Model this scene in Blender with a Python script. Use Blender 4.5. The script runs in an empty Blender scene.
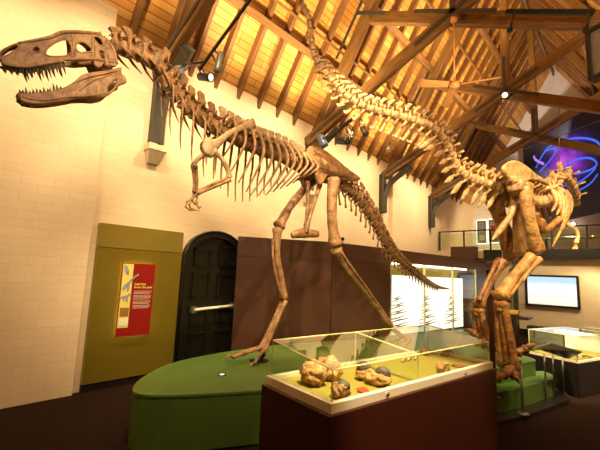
import bpy, bmesh, math, random
from mathutils import Vector, Matrix, noise
random.seed(7)
V = Vector
SC = bpy.context.scene
COL = SC.collection
# ------------------------------------------------------------------ camera
F, H = 365.0, 1.6
AX = (V((0.73949701, -0.05887727, -0.67058008)), V((0.67187907, 0.12597733, 0.72986864)), V((0.04150521, -0.99028439, 0.13271826)))
def at(px, py, X=None, Y=None, Z=None):
    """point of the hall seen at photo position (px,py) on the plane X=, Y= or Z="""
    v = V((px - 300, py - 225, F))
    r = V((v @ AX[0], v @ AX[1], v @ AX[2])) if False else V((v.dot(AX[0]), v.dot(AX[1]), v.dot(AX[2])))
    if X is not None: t = X / r.x
    elif Y is not None: t = Y / r.y
    else: t = (Z - H) / r.z
    return V((r.x * t, r.y * t, r.z * t + H))
cd = bpy.data.cameras.new('camera'); cam = bpy.data.objects.new('camera', cd); COL.objects.link(cam)
right = V((AX[0].x, AX[1].x, AX[2].x)); down = V((AX[0].y, AX[1].y, AX[2].y)); fwd = V((AX[0].z, AX[1].z, AX[2].z))
M = Matrix((right, -down, -fwd)).transposed().to_4x4(); M.translation = V((0, 0, H))
cam.matrix_world = M
cd.sensor_width = 36; cd.lens = 36 * F / 600; cd.clip_start = 0.05
SC.camera = cam
# ------------------------------------------------------------------ materials
def newmat(name):
    m = bpy.data.materials.new(name); m.use_nodes = True
    nt = m.node_tree; b = nt.nodes['Principled BSDF']
    return m, nt, b
def col4(c): return (c[0], c[1], c[2], 1)
def srgb(r, g, b):
    f = lambda u: (u / 255 / 12.92) if u / 255 <= .04045 else ((u / 255 + .055) / 1.055) ** 2.4
    return (f(r), f(g), f(b))
def mat(name, c, rough=.6, metal=0, c2=None, scale=6, stretch=(1, 1, 1), bump=0, detail=4, spec=.5, bscale=None, coat=0):
    m, nt, b = newmat(name)
    b.inputs['Base Color'].default_value = col4(c); b.inputs['Roughness'].default_value = rough
    b.inputs['Metallic'].default_value = metal; b.inputs['Specular IOR Level'].default_value = spec
    b.inputs['Coat Weight'].default_value = coat
    tc = nt.nodes.new('ShaderNodeTexCoord'); mp = nt.nodes.new('ShaderNodeMapping')
    mp.inputs['Scale'].default_value = stretch; nt.links.new(tc.outputs['Object'], mp.inputs[0])
    n = nt.nodes.new('ShaderNodeTexNoise'); n.inputs['Scale'].default_value = scale; n.inputs['Detail'].default_value = detail
    n.inputs['Roughness'].default_value = .65
    nt.links.new(mp.outputs[0], n.inputs[0])
    if c2:
        r = nt.nodes.new('ShaderNodeValToRGB'); r.color_ramp.elements[0].position = .32; r.color_ramp.elements[1].position = .68
        r.color_ramp.elements[0].color = col4(c); r.color_ramp.elements[1].color = col4(c2)
        nt.links.new(n.outputs[0], r.inputs[0]); nt.links.new(r.outputs[0], b.inputs['Base Color'])
    if bump:
        n2 = n
        if bscale:
            n2 = nt.nodes.new('ShaderNodeTexNoise'); n2.inputs['Scale'].default_value = bscale; n2.inputs['Detail'].default_value = 5
            nt.links.new(mp.outputs[0], n2.inputs[0])
        bp = nt.nodes.new('ShaderNodeBump'); bp.inputs['Strength'].default_value = bump; bp.inputs['Distance'].default_value = .02
        nt.links.new(n2.outputs[0], bp.inputs['Height']); nt.links.new(bp.outputs[0], b.inputs['Normal'])
    return m
def emit(name, c, s, base=(0, 0, 0)):
    m, nt, b = newmat(name)
    b.inputs['Base Color'].default_value = col4(base); b.inputs['Emission Color'].default_value = col4(c); b.inputs['Emission Strength'].default_value = s
    return m
def glassmat(name, tint=(.97, 1, .97), fac=.06):
    """thin clear pane: mostly see-through with a mirror coat that grows at grazing angles"""
    m, nt, b = newmat(name); nt.nodes.remove(b)
    out = nt.nodes['Material Output']
    tr = nt.nodes.new('ShaderNodeBsdfTransparent'); tr.inputs[0].default_value = col4(tint)
    gl = nt.nodes.new('ShaderNodeBsdfGlossy'); gl.inputs['Roughness'].default_value = .02
    fr = nt.nodes.new('ShaderNodeFresnel'); ge = nt.nodes.new('ShaderNodeNewGeometry'); mr = nt.nodes.new('ShaderNodeMapRange'); mr.inputs[3].default_value = 1.45; mr.inputs[4].default_value = 1 / 1.45
    nt.links.new(ge.outputs['Backfacing'], mr.inputs[0]); nt.links.new(mr.outputs[0], fr.inputs[0])
    mx = nt.nodes.new('ShaderNodeMixShader')
    nt.links.new(fr.outputs[0], mx.inputs[0]); nt.links.new(tr.outputs[0], mx.inputs[1]); nt.links.new(gl.outputs[0], mx.inputs[2])
    nt.links.new(mx.outputs[0], out.inputs[0])
    return m
def brickmat(name, c1, c2, mortar, bw, rh, ms, offset=.5, rough=.8, bump=.3, axes='YZ', noise_amt=.5, freq=2):
    m, nt, b = newmat(name); b.inputs['Roughness'].default_value = rough
    tc = nt.nodes.new('ShaderNodeTexCoord'); sp = nt.nodes.new('ShaderNodeSeparateXYZ'); cb = nt.nodes.new('ShaderNodeCombineXYZ')
    nt.links.new(tc.outputs['Object'], sp.inputs[0])
    nt.links.new(sp.outputs['XYZ'.index(axes[0])], cb.inputs[0]); nt.links.new(sp.outputs['XYZ'.index(axes[1])], cb.inputs[1])
    br = nt.nodes.new('ShaderNodeTexBrick'); br.inputs['Scale'].default_value = 1; br.offset = offset; br.offset_frequency = freq
    br.inputs['Color1'].default_value = col4(c1); br.inputs['Color2'].default_value = col4(c2); br.inputs['Mortar'].default_value = col4(mortar)
    br.inputs['Brick Width'].default_value = bw; br.inputs['Row Height'].default_value = rh; br.inputs['Mortar Size'].default_value = ms
    br.inputs['Mortar Smooth'].default_value = .3; br.inputs['Bias'].default_value = 0
    nt.links.new(cb.outputs[0], br.inputs[0])
    n = nt.nodes.new('ShaderNodeTexNoise'); n.inputs['Scale'].default_value = 1.6; n.inputs['Detail'].default_value = 6; nt.links.new(cb.outputs[0], n.inputs[0])
    mx = nt.nodes.new('ShaderNodeMix'); mx.data_type = 'RGBA'; mx.blend_type = 'MULTIPLY'; mx.inputs[0].default_value = noise_amt
    rp = nt.nodes.new('ShaderNodeValToRGB'); rp.color_ramp.elements[0].position = .3; rp.color_ramp.elements[1].position = .65
    rp.color_ramp.elements[0].color = (.62, .58, .52, 1); rp.color_ramp.elements[1].color = (1, 1, 1, 1)
    nt.links.new(n.outputs[0], rp.inputs[0])
    nt.links.new(br.outputs['Color'], mx.inputs[6]); nt.links.new(rp.outputs[0], mx.inputs[7]); nt.links.new(mx.outputs[2], b.inputs['Base Color'])
    bp = nt.nodes.new('ShaderNodeBump'); bp.inputs['Strength'].default_value = bump; bp.inputs['Distance'].default_value = .01; bp.invert = True
    nt.links.new(br.outputs['Fac'], bp.inputs['Height']); nt.links.new(bp.outputs[0], b.inputs['Normal'])
    return m
MT = dict(
    wall=brickmat('cream_painted_brick', srgb(232, 208, 172), srgb(228, 203, 166), srgb(221, 195, 157), .34, .105, .005, bump=.2, noise_amt=.16),
    endwall=brickmat('cream_end_wall', srgb(216, 196, 160), srgb(213, 193, 157), srgb(207, 186, 150), .34, .105, .005, axes='XZ', noise_amt=.2),
    boards=brickmat('roof_boarding', srgb(232, 178, 92), srgb(196, 132, 58), srgb(96, 58, 22), 1.7, .125, .006, offset=.37, rough=.55, bump=.5, axes='XY', noise_amt=.5, freq=3),
    carpet=mat('dark_brown_carpet', srgb(30, 18, 11), .95, c2=srgb(42, 25, 15), scale=60, bump=.4, spec=.08),
    plaster=mat('white_plaster', srgb(226, 216, 204), .85, c2=srgb(212, 200, 186), scale=3, bump=.05),
    wood=mat('dark_stained_timber', srgb(88, 58, 28), .5, c2=srgb(140, 98, 48), scale=5, stretch=(.6, 9, 9), bump=.15),
    rafter=mat('golden_rafter_timber', srgb(96, 62, 30), .6, c2=srgb(134, 92, 48), scale=5, stretch=(.6, 9, 9), bump=.15),
    dkwood=mat('dark_bracket_timber', srgb(46, 40, 30), .5, c2=srgb(62, 54, 40), scale=6),
    steel=mat('grey_steel_plate', srgb(62, 57, 50), .5, .3, c2=srgb(78, 72, 62), scale=9),
    black=mat('black_metal', srgb(24, 22, 20), .4, .2, c2=srgb(32, 29, 26), scale=12),
    grey=mat('grey_lamp_metal', srgb(112, 106, 96), .4, .5, c2=srgb(130, 124, 112), scale=10),
    bluegrey=mat('blue_grey_lamp_shell', srgb(72, 82, 100), .45, .2, c2=srgb(84, 94, 110), scale=10),
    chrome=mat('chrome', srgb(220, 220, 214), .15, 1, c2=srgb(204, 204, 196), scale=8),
    bone=mat('brown_fossil_bone', srgb(96, 64, 38), .5, c2=srgb(180, 134, 86), scale=11, bump=.7, detail=6, bscale=34),
    bonepale=mat('pale_fossil_bone', srgb(150, 118, 84), .6, c2=srgb(196, 166, 126), scale=9, bump=.4, detail=6, bscale=30),
    skull=mat('skull_fossil_bone', srgb(98, 66, 42), .5, c2=srgb(168, 124, 82), scale=13, bump=.6, detail=7, bscale=30),
    tooth=mat('dark_tooth_enamel', srgb(46, 36, 28), .3, c2=srgb(84, 66, 48), scale=22),
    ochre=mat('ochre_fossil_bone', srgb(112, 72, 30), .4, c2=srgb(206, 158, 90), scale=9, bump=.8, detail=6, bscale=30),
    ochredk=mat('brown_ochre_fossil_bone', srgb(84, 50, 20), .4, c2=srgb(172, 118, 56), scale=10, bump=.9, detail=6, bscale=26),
    tail=mat('sandy_fossil_bone', srgb(124, 86, 46), .5, c2=srgb(214, 172, 116), scale=14, bump=.7, detail=6, bscale=40),
    green=mat('green_plinth_paint', srgb(82, 110, 44), .42, c2=srgb(76, 103, 41), scale=2, bump=.01),
    maroon=mat('maroon_laminate', srgb(66, 29, 20), .35, c2=srgb(62, 27, 18), scale=2),
    brown=mat('brown_laminate', srgb(78, 48, 32), .32, c2=srgb(73, 45, 30), scale=2),
    olive=mat('olive_gold_panel', srgb(134, 114, 34), .3, .35, c2=srgb(127, 108, 31), scale=2),
    olivetop=mat('olive_gold_header', srgb(162, 146, 66), .22, .5, c2=srgb(154, 138, 60), scale=2),
    cream=mat('cream_enamel', srgb(246, 238, 212), .35, c2=srgb(240, 232, 204), scale=4),
    tray=mat('yellow_green_felt', srgb(158, 142, 56), .9, c2=srgb(148, 132, 50), scale=50, bump=.1),
    red=mat('red_print', srgb(150, 22, 18), .4, c2=srgb(144, 20, 16), scale=3),
    yellow=mat('pale_yellow_print', srgb(238, 222, 120), .45, c2=srgb(232, 214, 108), scale=3),
    white=mat('white_print', srgb(244, 236, 212), .5, c2=srgb(238, 230, 206), scale=3),
    greyprint=mat('grey_print', srgb(120, 126, 130), .5, c2=srgb(176, 180, 180), scale=40),
    brownprint=mat('brown_print', srgb(110, 70, 24), .5, c2=srgb(190, 140, 50), scale=40),
    door=mat('black_green_door_paint', srgb(22, 20, 14), .3, c2=srgb(27, 25, 18), scale=5, stretch=(6, 6, .5), bump=.06),
    rock=mat('rough_tan_rock', srgb(140, 92, 50), .85, c2=srgb(232, 182, 118), scale=16, bump=.8, detail=8, bscale=40),
    egg=mat('grey_brown_eggshell', srgb(70, 60, 54), .6, c2=srgb(116, 102, 92), scale=30, bump=.4),
    flat=mat('brown_flat_fossil', srgb(120, 66, 28), .8, c2=srgb(158, 96, 48), scale=24, bump=.4),
    ivory=mat('ivory_bone', srgb(226, 200, 150), .5, c2=srgb(202, 170, 116), scale=20, bump=.2),
    orange=mat('orange_card', srgb(206, 74, 30), .6, c2=srgb(196, 68, 26), scale=10),
    fan=mat('orange_varnished_wood', srgb(240, 178, 108), .4, c2=srgb(228, 162, 94), scale=5, stretch=(1, 8, 8)),
    glass=glassmat('clear_glass'), glassg=glassmat('greenish_glass', (.88, .95, .86)),
    edge=mat('pale_glass_edge', srgb(226, 218, 160), .3, c2=srgb(216, 206, 148), scale=9),
    lens=emit('lit_lamp_lens', (1, .8, .5), 1.0), darkface=mat('dark_graphic_face', srgb(92, 90, 84), .18, c2=srgb(116, 112, 104), scale=5),
    lightbox=emit('lit_diffuser', (1, .92, .68), .75), stone=mat('cream_stone', srgb(222, 204, 170), .8, c2=srgb(204, 184, 150), scale=12, bump=.2),
    halo=emit('sign_edge_light', (1, .95, .45), 7), strip2=emit('showcase_strip_light', (1, .94, .7), 7), strip=emit('warm_case_light', (1, .9, .66), 2.2), skirting=mat('black_skirting', srgb(26, 20, 16), .5, c2=srgb(32, 25, 20), scale=6),
    bulb=emit('glowing_bulb', (1, .87, .62), 5),
)
# ------------------------------------------------------------------ mesh builder
def catmull(pts, per=6, closed=False):
    pts = [V(p) for p in pts]; n = len(pts); out = []
    rng = range(n) if closed else range(n - 1)
    for i in rng:
        g = (lambda k: pts[k % n]) if closed else (lambda k: pts[max(0, min(n - 1, k))])
        p0, p1, p2, p3 = g(i - 1), g(i), g(i + 1), g(i + 2)
        for j in range(per):
            t = j / per
            out.append(.5 * ((2 * p1) + (p2 - p0) * t + (2 * p0 - 5 * p1 + 4 * p2 - p3) * t * t + (3 * p1 - p0 - 3 * p2 + p3) * t ** 3))
    if not closed: out.append(pts[-1])
    return out
def lerp_list(vals, t):
    x = t * (len(vals) - 1); i = min(int(x), len(vals) - 2); f = x - i
    return vals[i] * (1 - f) + vals[i + 1] * f
class MB:
    def __init__(s): s.v, s.f, s.sm = [], [], []
    def add(s, vs, fs, smooth=False):
        o = len(s.v); s.v += [V(p) for p in vs]; s.f += [tuple(i + o for i in f) for f in fs]; s.sm += [smooth] * len(fs); return s
    def box(s, c, size, R=None):
        c = V(c); x, y, z = size[0] / 2, size[1] / 2, size[2] / 2
        vs = [V(p) for p in ((-x, -y, -z), (x, -y, -z), (x, y, -z), (-x, y, -z), (-x, -y, z), (x, -y, z), (x, y, z), (-x, y, z))]
        if R: vs = [R @ p for p in vs]
        return s.add([c + p for p in vs], [(0, 3, 2, 1), (4, 5, 6, 7), (0, 1, 5, 4), (1, 2, 6, 5), (2, 3, 7, 6), (3, 0, 4, 7)])
    def hexa(s, b, t):
        """b, t: four bottom and four top corners"""
        return s.add(list(b) + list(t), [(3, 2, 1, 0), (4, 5, 6, 7), (0, 1, 5, 4), (1, 2, 6, 5), (2, 3, 7, 6), (3, 0, 4, 7)])
    def beam(s, p, q, w, h, up=(0, 0, 1)):
        p, q = V(p), V(q); d = (q - p).normalized(); u = V(up); sd = d.cross(u)
        if sd.length < 1e-4: sd = d.cross(V((1, 0, 0)))
        sd.normalize(); u = sd.cross(d).normalized()
        a, b = sd * w / 2, u * h / 2
        return s.hexa([p - a - b, p + a - b, q + a - b, q - a - b], [p - a + b, p + a + b, q + a + b, q - a + b])
    def tube(s, pts, radii, n=8, flat=1, up=(0, 0, 1), smooth=True):
        pts = [V(p) for p in pts]; m = len(pts)
        if not hasattr(radii, '__len__'): radii = [radii] * m
        if len(radii) != m: radii = [lerp_list(list(radii), i / (m - 1)) for i in range(m)]
        vs = []; prev = None
        for i in range(m):
            d = (pts[min(i + 1, m - 1)] - pts[max(i - 1, 0)])
            d = d.normalized() if d.length > 1e-9 else V((0, 0, 1))
            if prev is None:
                a = V(up) - d * d.dot(V(up))
                if a.length < .05: a = V((1, 0, 0)) - d * d.x
            else: a = prev - d * d.dot(prev)
            a.normalize(); prev = a; b = d.cross(a)
            for k in range(n):
                t = 2 * math.pi * k / n
                vs.append(pts[i] + (a * math.cos(t) + b * math.sin(t) * flat) * radii[i])
        fs = [(i * n + k, i * n + (k + 1) % n, (i + 1) * n + (k + 1) % n, (i + 1) * n + k) for i in range(m - 1) for k in range(n)]
        fs += [tuple(range(n - 1, -1, -1)), tuple((m - 1) * n + k for k in range(n))]
        return s.add(vs, fs, smooth)
    def bone(s, pts, r, ends=1.5, n=9, flat=1, per=5, e0=None, e1=None, seed=0, up=(0, 0, 1)):
        """a long bone: shaft through pts, swollen ends"""
        c = catmull(pts, per) if len(pts) > 2 else [V(pts[0]).lerp(V(pts[1]), i / 8) for i in range(9)]
        m = len(c); e0 = ends if e0 is None else e0; e1 = ends if e1 is None else e1; P, R = [], []
        d0 = (c[0] - c[1]).normalized(); d1 = (c[-1] - c[-2]).normalized()
        P.append(c[0] + d0 * r * .6); R.append(r * e0 * .45)
        for i, p in enumerate(c):
            t = i / (m - 1)
            k = 1 + (e0 - 1) * max(0, 1 - t / .28) ** 1.6 + (e1 - 1) * max(0, 1 - (1 - t) / .28) ** 1.6
            P.append(p); R.append(r * k * (1 + (.2 if r > .05 else .1) * noise.noise(p * 9 + V((seed, 0, 0)))))
        P.append(c[-1] + d1 * r * .6); R.append(r * e1 * .45)
        return s.tube(P, R, n, flat, up)
    def lathe(s, c, axis, prof, n=20, smooth=True):
        """prof: (offset along axis, radius)"""
        c, ax = V(c), V(axis).normalized(); a = ax.orthogonal().normalized(); b = ax.cross(a)
        vs = [c + ax * z + (a * math.cos(2 * math.pi * k / n) + b * math.sin(2 * math.pi * k / n)) * max(r, 1e-4) for z, r in prof for k in range(n)]
        m = len(prof)
        fs = [(i * n + k, i * n + (k + 1) % n, (i + 1) * n + (k + 1) % n, (i + 1) * n + k) for i in range(m - 1) for k in range(n)]
        fs += [tuple(range(n - 1, -1, -1)), tuple((m - 1) * n + k for k in range(n))]
        return s.add(vs, fs, smooth)
    def prism(s, poly, vec, smooth=False):
        """extrude a planar 3-D polygon by vec"""
        n = len(poly); p = [V(q) for q in poly]; w = V(vec)
        return s.add(p + [q + w for q in p], [tuple(range(n - 1, -1, -1)), tuple(range(n, 2 * n))] + [(i, (i + 1) % n, n + (i + 1) % n, n + i) for i in range(n)], smooth)
    def blob(s, c, r, amp=.15, freq=3, sub=3, seed=0):
        bm = bmesh.new(); bmesh.ops.create_icosphere(bm, subdivisions=sub, radius=1)
        c = V(c); vs = []
        for v in bm.verts:
            p = v.co.copy(); k = 1 + amp * (noise.noise(p * freq + V((seed * 3.1, seed, 0))) + .5 * noise.noise(p * freq * 2.7 + V((0, seed, 5))))
            vs.append(c + V((p.x * r[0] * k, p.y * r[1] * k, p.z * r[2] * k)))
        fs = [tuple(v.index for v in f.verts) for f in bm.faces]; bm.free()
        return s.add(vs, fs, True)
    def plate(s, loops, fn, thick=.02, bevel=.006, smooth=True):
        """outline (first loop) with holes (other loops) given in 2-D; rounded plate; fn maps (u,v,w) to the hall"""
        cu = bpy.data.curves.new('outline', 'CURVE'); cu.dimensions = '2D'; cu.fill_mode = 'BOTH'
        cu.extrude = max(thick / 2 - bevel, .0005); cu.bevel_depth = bevel; cu.bevel_resolution = 1; cu.offset = -bevel
        for lp in loops:
            sp = cu.splines.new('POLY'); sp.points.add(len(lp) - 1); sp.use_cyclic_u = True
            for q, p in zip(sp.points, lp): q.co = (p[0], p[1], 0, 1)
        ob = bpy.data.objects.new('outline', cu); COL.objects.link(ob)
        me = ob.to_mesh(); vs = [fn(*v.co) for v in me.vertices]; fs = [tuple(p.vertices) for p in me.polygons]
        ob.to_mesh_clear(); bpy.data.objects.remove(ob); bpy.data.curves.remove(cu)
        return s.add(vs, fs, smooth)
    def spine(s, c, f, up, L, R, sh, sw, st, lean, top):
        sd = f.cross(up)
        base = c + up * R * 1.3; tp = base + up * sh - f * lean * sh
        a, b, t = f * L * .3, f * sw / 2, sd * st / 2; mid = base.lerp(tp, .55); mw = f * (L * .22 + sw * .12)
        q = [(base, a, 1.3), (mid, mw, .8), (tp - up * sh * .12, b * .97, 1.1), (tp, b * .8 * top, 1.0)]
        vs = []
        for pt, w, k in q: vs += [pt - w - t * k, pt + w - t * k, pt + w + t * k, pt - w + t * k]
        fs = [(i * 4 + k, i * 4 + (k + 1) % 4, i * 4 + 4 + (k + 1) % 4, i * 4 + 4 + k) for i in range(3) for k in range(4)] + [(3, 2, 1, 0), (12, 13, 14, 15)]
        s.add(vs, fs)
        return s
    def vertebra(s, c, f, up, L, R, sh=.2, sw=.06, st=.018, lean=.2, tl=.1, tdrop=0, n=12, zyg=True, top=1.0, side_r=None, spine=None):
        """centrum, arch, neural spine (height sh, width sw), transverse processes (length tl)"""
        c, f = V(c), V(f).normalized(); up = V(up); up = (up - f * f.dot(up)).normalized(); sd = f.cross(up)
        spine = spine or s
        s.lathe(c, f, [(-L / 2, R * .8), (-L * .46, R), (-L * .3, R * .95), (0, R * .76), (L * .3, R * .95), (L * .46, R), (L / 2, R * .8)], n)
        ar = c + up * R * 1.15
        s.tube([ar - f * L * .42, ar - f * L * .2, ar + f * L * .2, ar + f * L * .42], [R * .42, R * .6, R * .62, R * .4], 8, .85, up)
        if sh > 0: spine.spine(c, f, up, L, R, sh, sw, st, lean, top)
        if tl > 0:
            for g in (-1, 1):
                r = side_r or R * .3; e = ar + sd * g * (R * .4 + tl) + up * (tl * .25 - tdrop) - f * L * .25
                s.tube([ar + sd * g * R * .3, ar.lerp(e, .55) + up * .1 * tl, e], [r * 1.2, r * .8, r * .75], 6, .7)
        if zyg:
            for g in (-1, 1):
                s.tube([ar + sd * g * R * .35, ar + f * L * .75 + sd * g * R * .4 + up * R * .35], [R * .26, R * .14], 5)
                s.tube([ar + sd * g * R * .25 + up * R * .2, ar - f * L * .6 + sd * g * R * .3 + up * R * .3], [R * .24, R * .14], 5)
        return s
# ------------------------------------------------------------------ objects
BASE = {}
def link(name, mb, m, parent=None, bevel=0, base=None):
    if base is None: base = BASE[parent.name] if parent is not None else V((0, 0, 0))
    if name in ('toe', 'metatarsal'):
        for p in mb.v: p.z = max(p.z, .502)
    me = bpy.data.meshes.new(name); me.from_pydata([p - base for p in mb.v], [], mb.f)
    me.polygons.foreach_set('use_smooth', mb.sm)
    bm = bmesh.new(); bm.from_mesh(me); bmesh.ops.recalc_face_normals(bm, faces=bm.faces); bm.to_mesh(me); bm.free()
    me.materials.append(MT[m] if isinstance(m, str) else m); me.update()
    o = bpy.data.objects.new(name, me); COL.objects.link(o)
    if parent is not None: o.parent = parent
    else: o.location = base
    BASE[o.name] = base
    if bevel:
        md = o.modifiers.new('bevel', 'BEVEL'); md.width = bevel; md.segments = 2; md.limit_method = 'ANGLE'; md.angle_limit = .6
    return o
def lab(o, label=None, cat=None, group=None, kind=None):
    if label: o['label'] = label
    if cat: o['category'] = cat
    if group: o['group'] = group
    if kind: o['kind'] = kind
    return o
def thing(name, label, cat, loc=(0, 0, 0), group=None):
    o = bpy.data.objects.new(name, None); COL.objects.link(o); o.location = V(loc); o.empty_display_size = .1
    BASE[o.name] = V(loc); return lab(o, label, cat, group)
def solo(name, mb, m, label, cat, group=None, bevel=0, base=None):
    if base is None:
        xs = [p.x for p in mb.v]; ys = [p.y for p in mb.v]; zs = [p.z for p in mb.v]
        base = V(((min(xs) + max(xs)) / 2, (min(ys) + max(ys)) / 2, min(zs)))
    return lab(link(name, mb, m, None, bevel, base), label, cat, group)
def struct(name, mb, m, bevel=0): return lab(link(name, mb, m, None, bevel), kind='structure')
def beamobj(name, p, q, w, h, m, parent=None, up=(0, 0, 1), bevel=.012):
    """a squared timber whose own X axis runs along its length, so the grain does too"""
    p, q = V(p), V(q); d = (q - p); L = d.length; d.normalize(); u = V(up); sd = d.cross(u)
    if sd.length < 1e-4: sd = d.cross(V((1, 0, 0)))
    sd.normalize(); u = sd.cross(d).normalized()
    mb = MB().box((0, 0, 0), (L, w, h)); me = bpy.data.meshes.new(name); me.from_pydata(mb.v, [], mb.f); me.materials.append(MT[m])
    o = bpy.data.objects.new(name, me); COL.objects.link(o)
    base = BASE[parent.name] if parent is not None else V((0, 0, 0))
    R = Matrix((d, -sd, u)).transposed().to_4x4(); R.translation = (p + q) / 2 - base
    if parent is not None: o.parent = parent
    o.matrix_local = R; BASE[o.name] = base
    if bevel:
        md = o.modifiers.new('bevel', 'BEVEL'); md.width = bevel; md.segments = 1
    return o
def rot(axis, deg): return Matrix.Rotation(math.radians(deg), 3, axis)
# ------------------------------------------------------------------ the hall
WX, XC, XR = -5.3, -2.02, 1.26          # left wall, centre line, right wall
Z0, SL, ZR = 4.8, 1.68, 10.31           # eaves, roof slope, ridge
YE, YU = 17.4, 13.4                     # gable wall, wall under the gallery
TY = (2.4, 5.93, 9.3, 12.75)
PY = (2.4, 5.93, 9.15, 12.55)           # trusses
struct('floor', MB().box((-1.9, 7.3, -.05), (8.6, 22.4, .1)), 'carpet')
struct('wall_left', MB().box((WX - .15, 9.6, 2.5), (.3, 15.9, 5.0)), 'wall')
struct('wall_left_breast', MB().box((-5.37, -1.02, 4.2), (.3, 5.36, 8.4)), 'wall')
struct('wall_left_pilaster', MB().box((WX + .04, 10.5, 2.35), (.16, 1.7, 4.7)), 'wall')
struct('wall_right', MB().box((XR + .15, 7.2, 2.5), (.3, 20.8, 5.0)), 'wall')
struct('wall_back', MB().box((-1.9, -3.1, 5), (8.6, .3, 12)), 'endwall')
struct('wall_end', MB().box((-2.0, YE + .15, 5.5), (8.6, .3, 11)), 'plaster')
struct('wall_under_gallery', MB().box((-1.9, YU + .1, 1.2), (7.6, .2, 2.4)), 'endwall')
struct('baseboard_end', MB().box((-1.0, YU - .03, .1), (4.4, .06, .2)), 'skirting')
# roof boarding: each slope is an object whose own x runs along the hall, y up the slope
sl_len = math.hypot(XC - WX, ZR - Z0) + .5; ang = math.atan2(ZR - Z0, XC - WX)
def slope(name, side):
    mb = MB().box((0, 0, 0), (22, sl_len, .05)); me = bpy.data.meshes.new(name); me.from_pydata(mb.v, [], mb.f); me.materials.append(MT['boards'])
    o = bpy.data.objects.new(name, me); COL.objects.link(o)
    up = V((math.cos(ang) * side, 0, math.sin(ang))); xd = V((0, 1, 0)); nz = xd.cross(up)
    if nz.z < 0: nz = -nz; xd = -xd
    mid = V((XC - side * (XC - WX) / 2, 7.0, (Z0 + ZR) / 2)) - up * .25 + nz * .17
    R = Matrix((xd, up, nz)).transposed().to_4x4(); R.translation = mid; o.matrix_world = R
    return lab(o, kind='structure')
slope('ceiling_left', 1); slope('ceiling_right', -1)
UPL = V((math.cos(ang), 0, math.sin(ang))); UPR = V((-math.cos(ang), 0, math.sin(ang)))
NL = V((-math.sin(ang), 0, math.cos(ang))); NR = V((math.sin(ang), 0, math.cos(ang)))
ordn = ['first', 'second', 'third', 'fourth', 'fifth', 'sixth', 'seventh', 'eighth']
bayn = ['nearest truss', 'second truss from the camera', 'third truss from the camera', 'farthest truss']
RS = .5043
for side in (0, 1):
    for b in range(-1, 4):
        y0 = TY[b] if b >= 0 else TY[0]
        for k in range(1, 8):
            y = y0 + (k * RS if b >= 0 else -k * RS)
            if b < 0 and (k > 1 or side == 1): continue
            if k > (6 if b < 3 else 6): continue
            if side == 1 and b < 1: continue
            # the bottom end hangs a little below the wall head
            if side == 0: p = V((WX, y, Z0)) - UPL * .1; q = V((XC, y, ZR)); n = NL
            else: p = V((XR, y, Z0)); q = V((XC, y, ZR)); n = NR
            if b < 0: lb = '%s timber rafter on the camera side of the nearest truss, left roof slope' % ordn[k - 1]
            else: lb = '%s timber rafter beyond the %s, %s roof slope' % (ordn[k - 1], bayn[b], ('left', 'right')[side])
            lab(beamobj('rafter', p + n * .07, q + n * .07, .075, .15, 'rafter', None, n, .006), lb, 'rafter', 'rafters of the %s roof slope' % ('left', 'right')[side])
# purlins and thin battens under the rafters (they run the length of the hall)
for x, w, h, lb in ((-4.59, .12, .14, 'lower heavy purlin running along the left roof slope'), (-3.82, .12, .14, 'middle heavy purlin running along the left roof slope'), (-2.9, .12, .14, 'upper heavy purlin running along the left roof slope near the ridge')):
    z = Z0 + SL * (x - WX)
    lab(beamobj('purlin', V((x, 0.3, z)) - NL * .05, V((x, YE, z)) - NL * .05, w, h, 'rafter', None, NL), lb, 'purlin', 'roof purlins')
for x, lb in ((-4.385, 'thin batten just above the lower purlin, left roof slope'), (-3.3, 'thin batten between middle and upper purlins, left roof slope')):
    z = Z0 + SL * (x - WX)
    lab(beamobj('batten', V((x, 0.3, z)) - NL * .03, V((x, YE, z)) - NL * .03, .04, .05, 'rafter', None, NL, .004), lb, 'batten', 'roof battens')
lab(beamobj('purlin', (-0.6, 5, Z0 + SL * (XR - -0.6) - .1), (-0.6, YE, Z0 + SL * (XR - -0.6) - .1), .12, .14, 'wood', None, NR), 'dark purlin running along the right roof slope', 'purlin', 'roof purlins')
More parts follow.
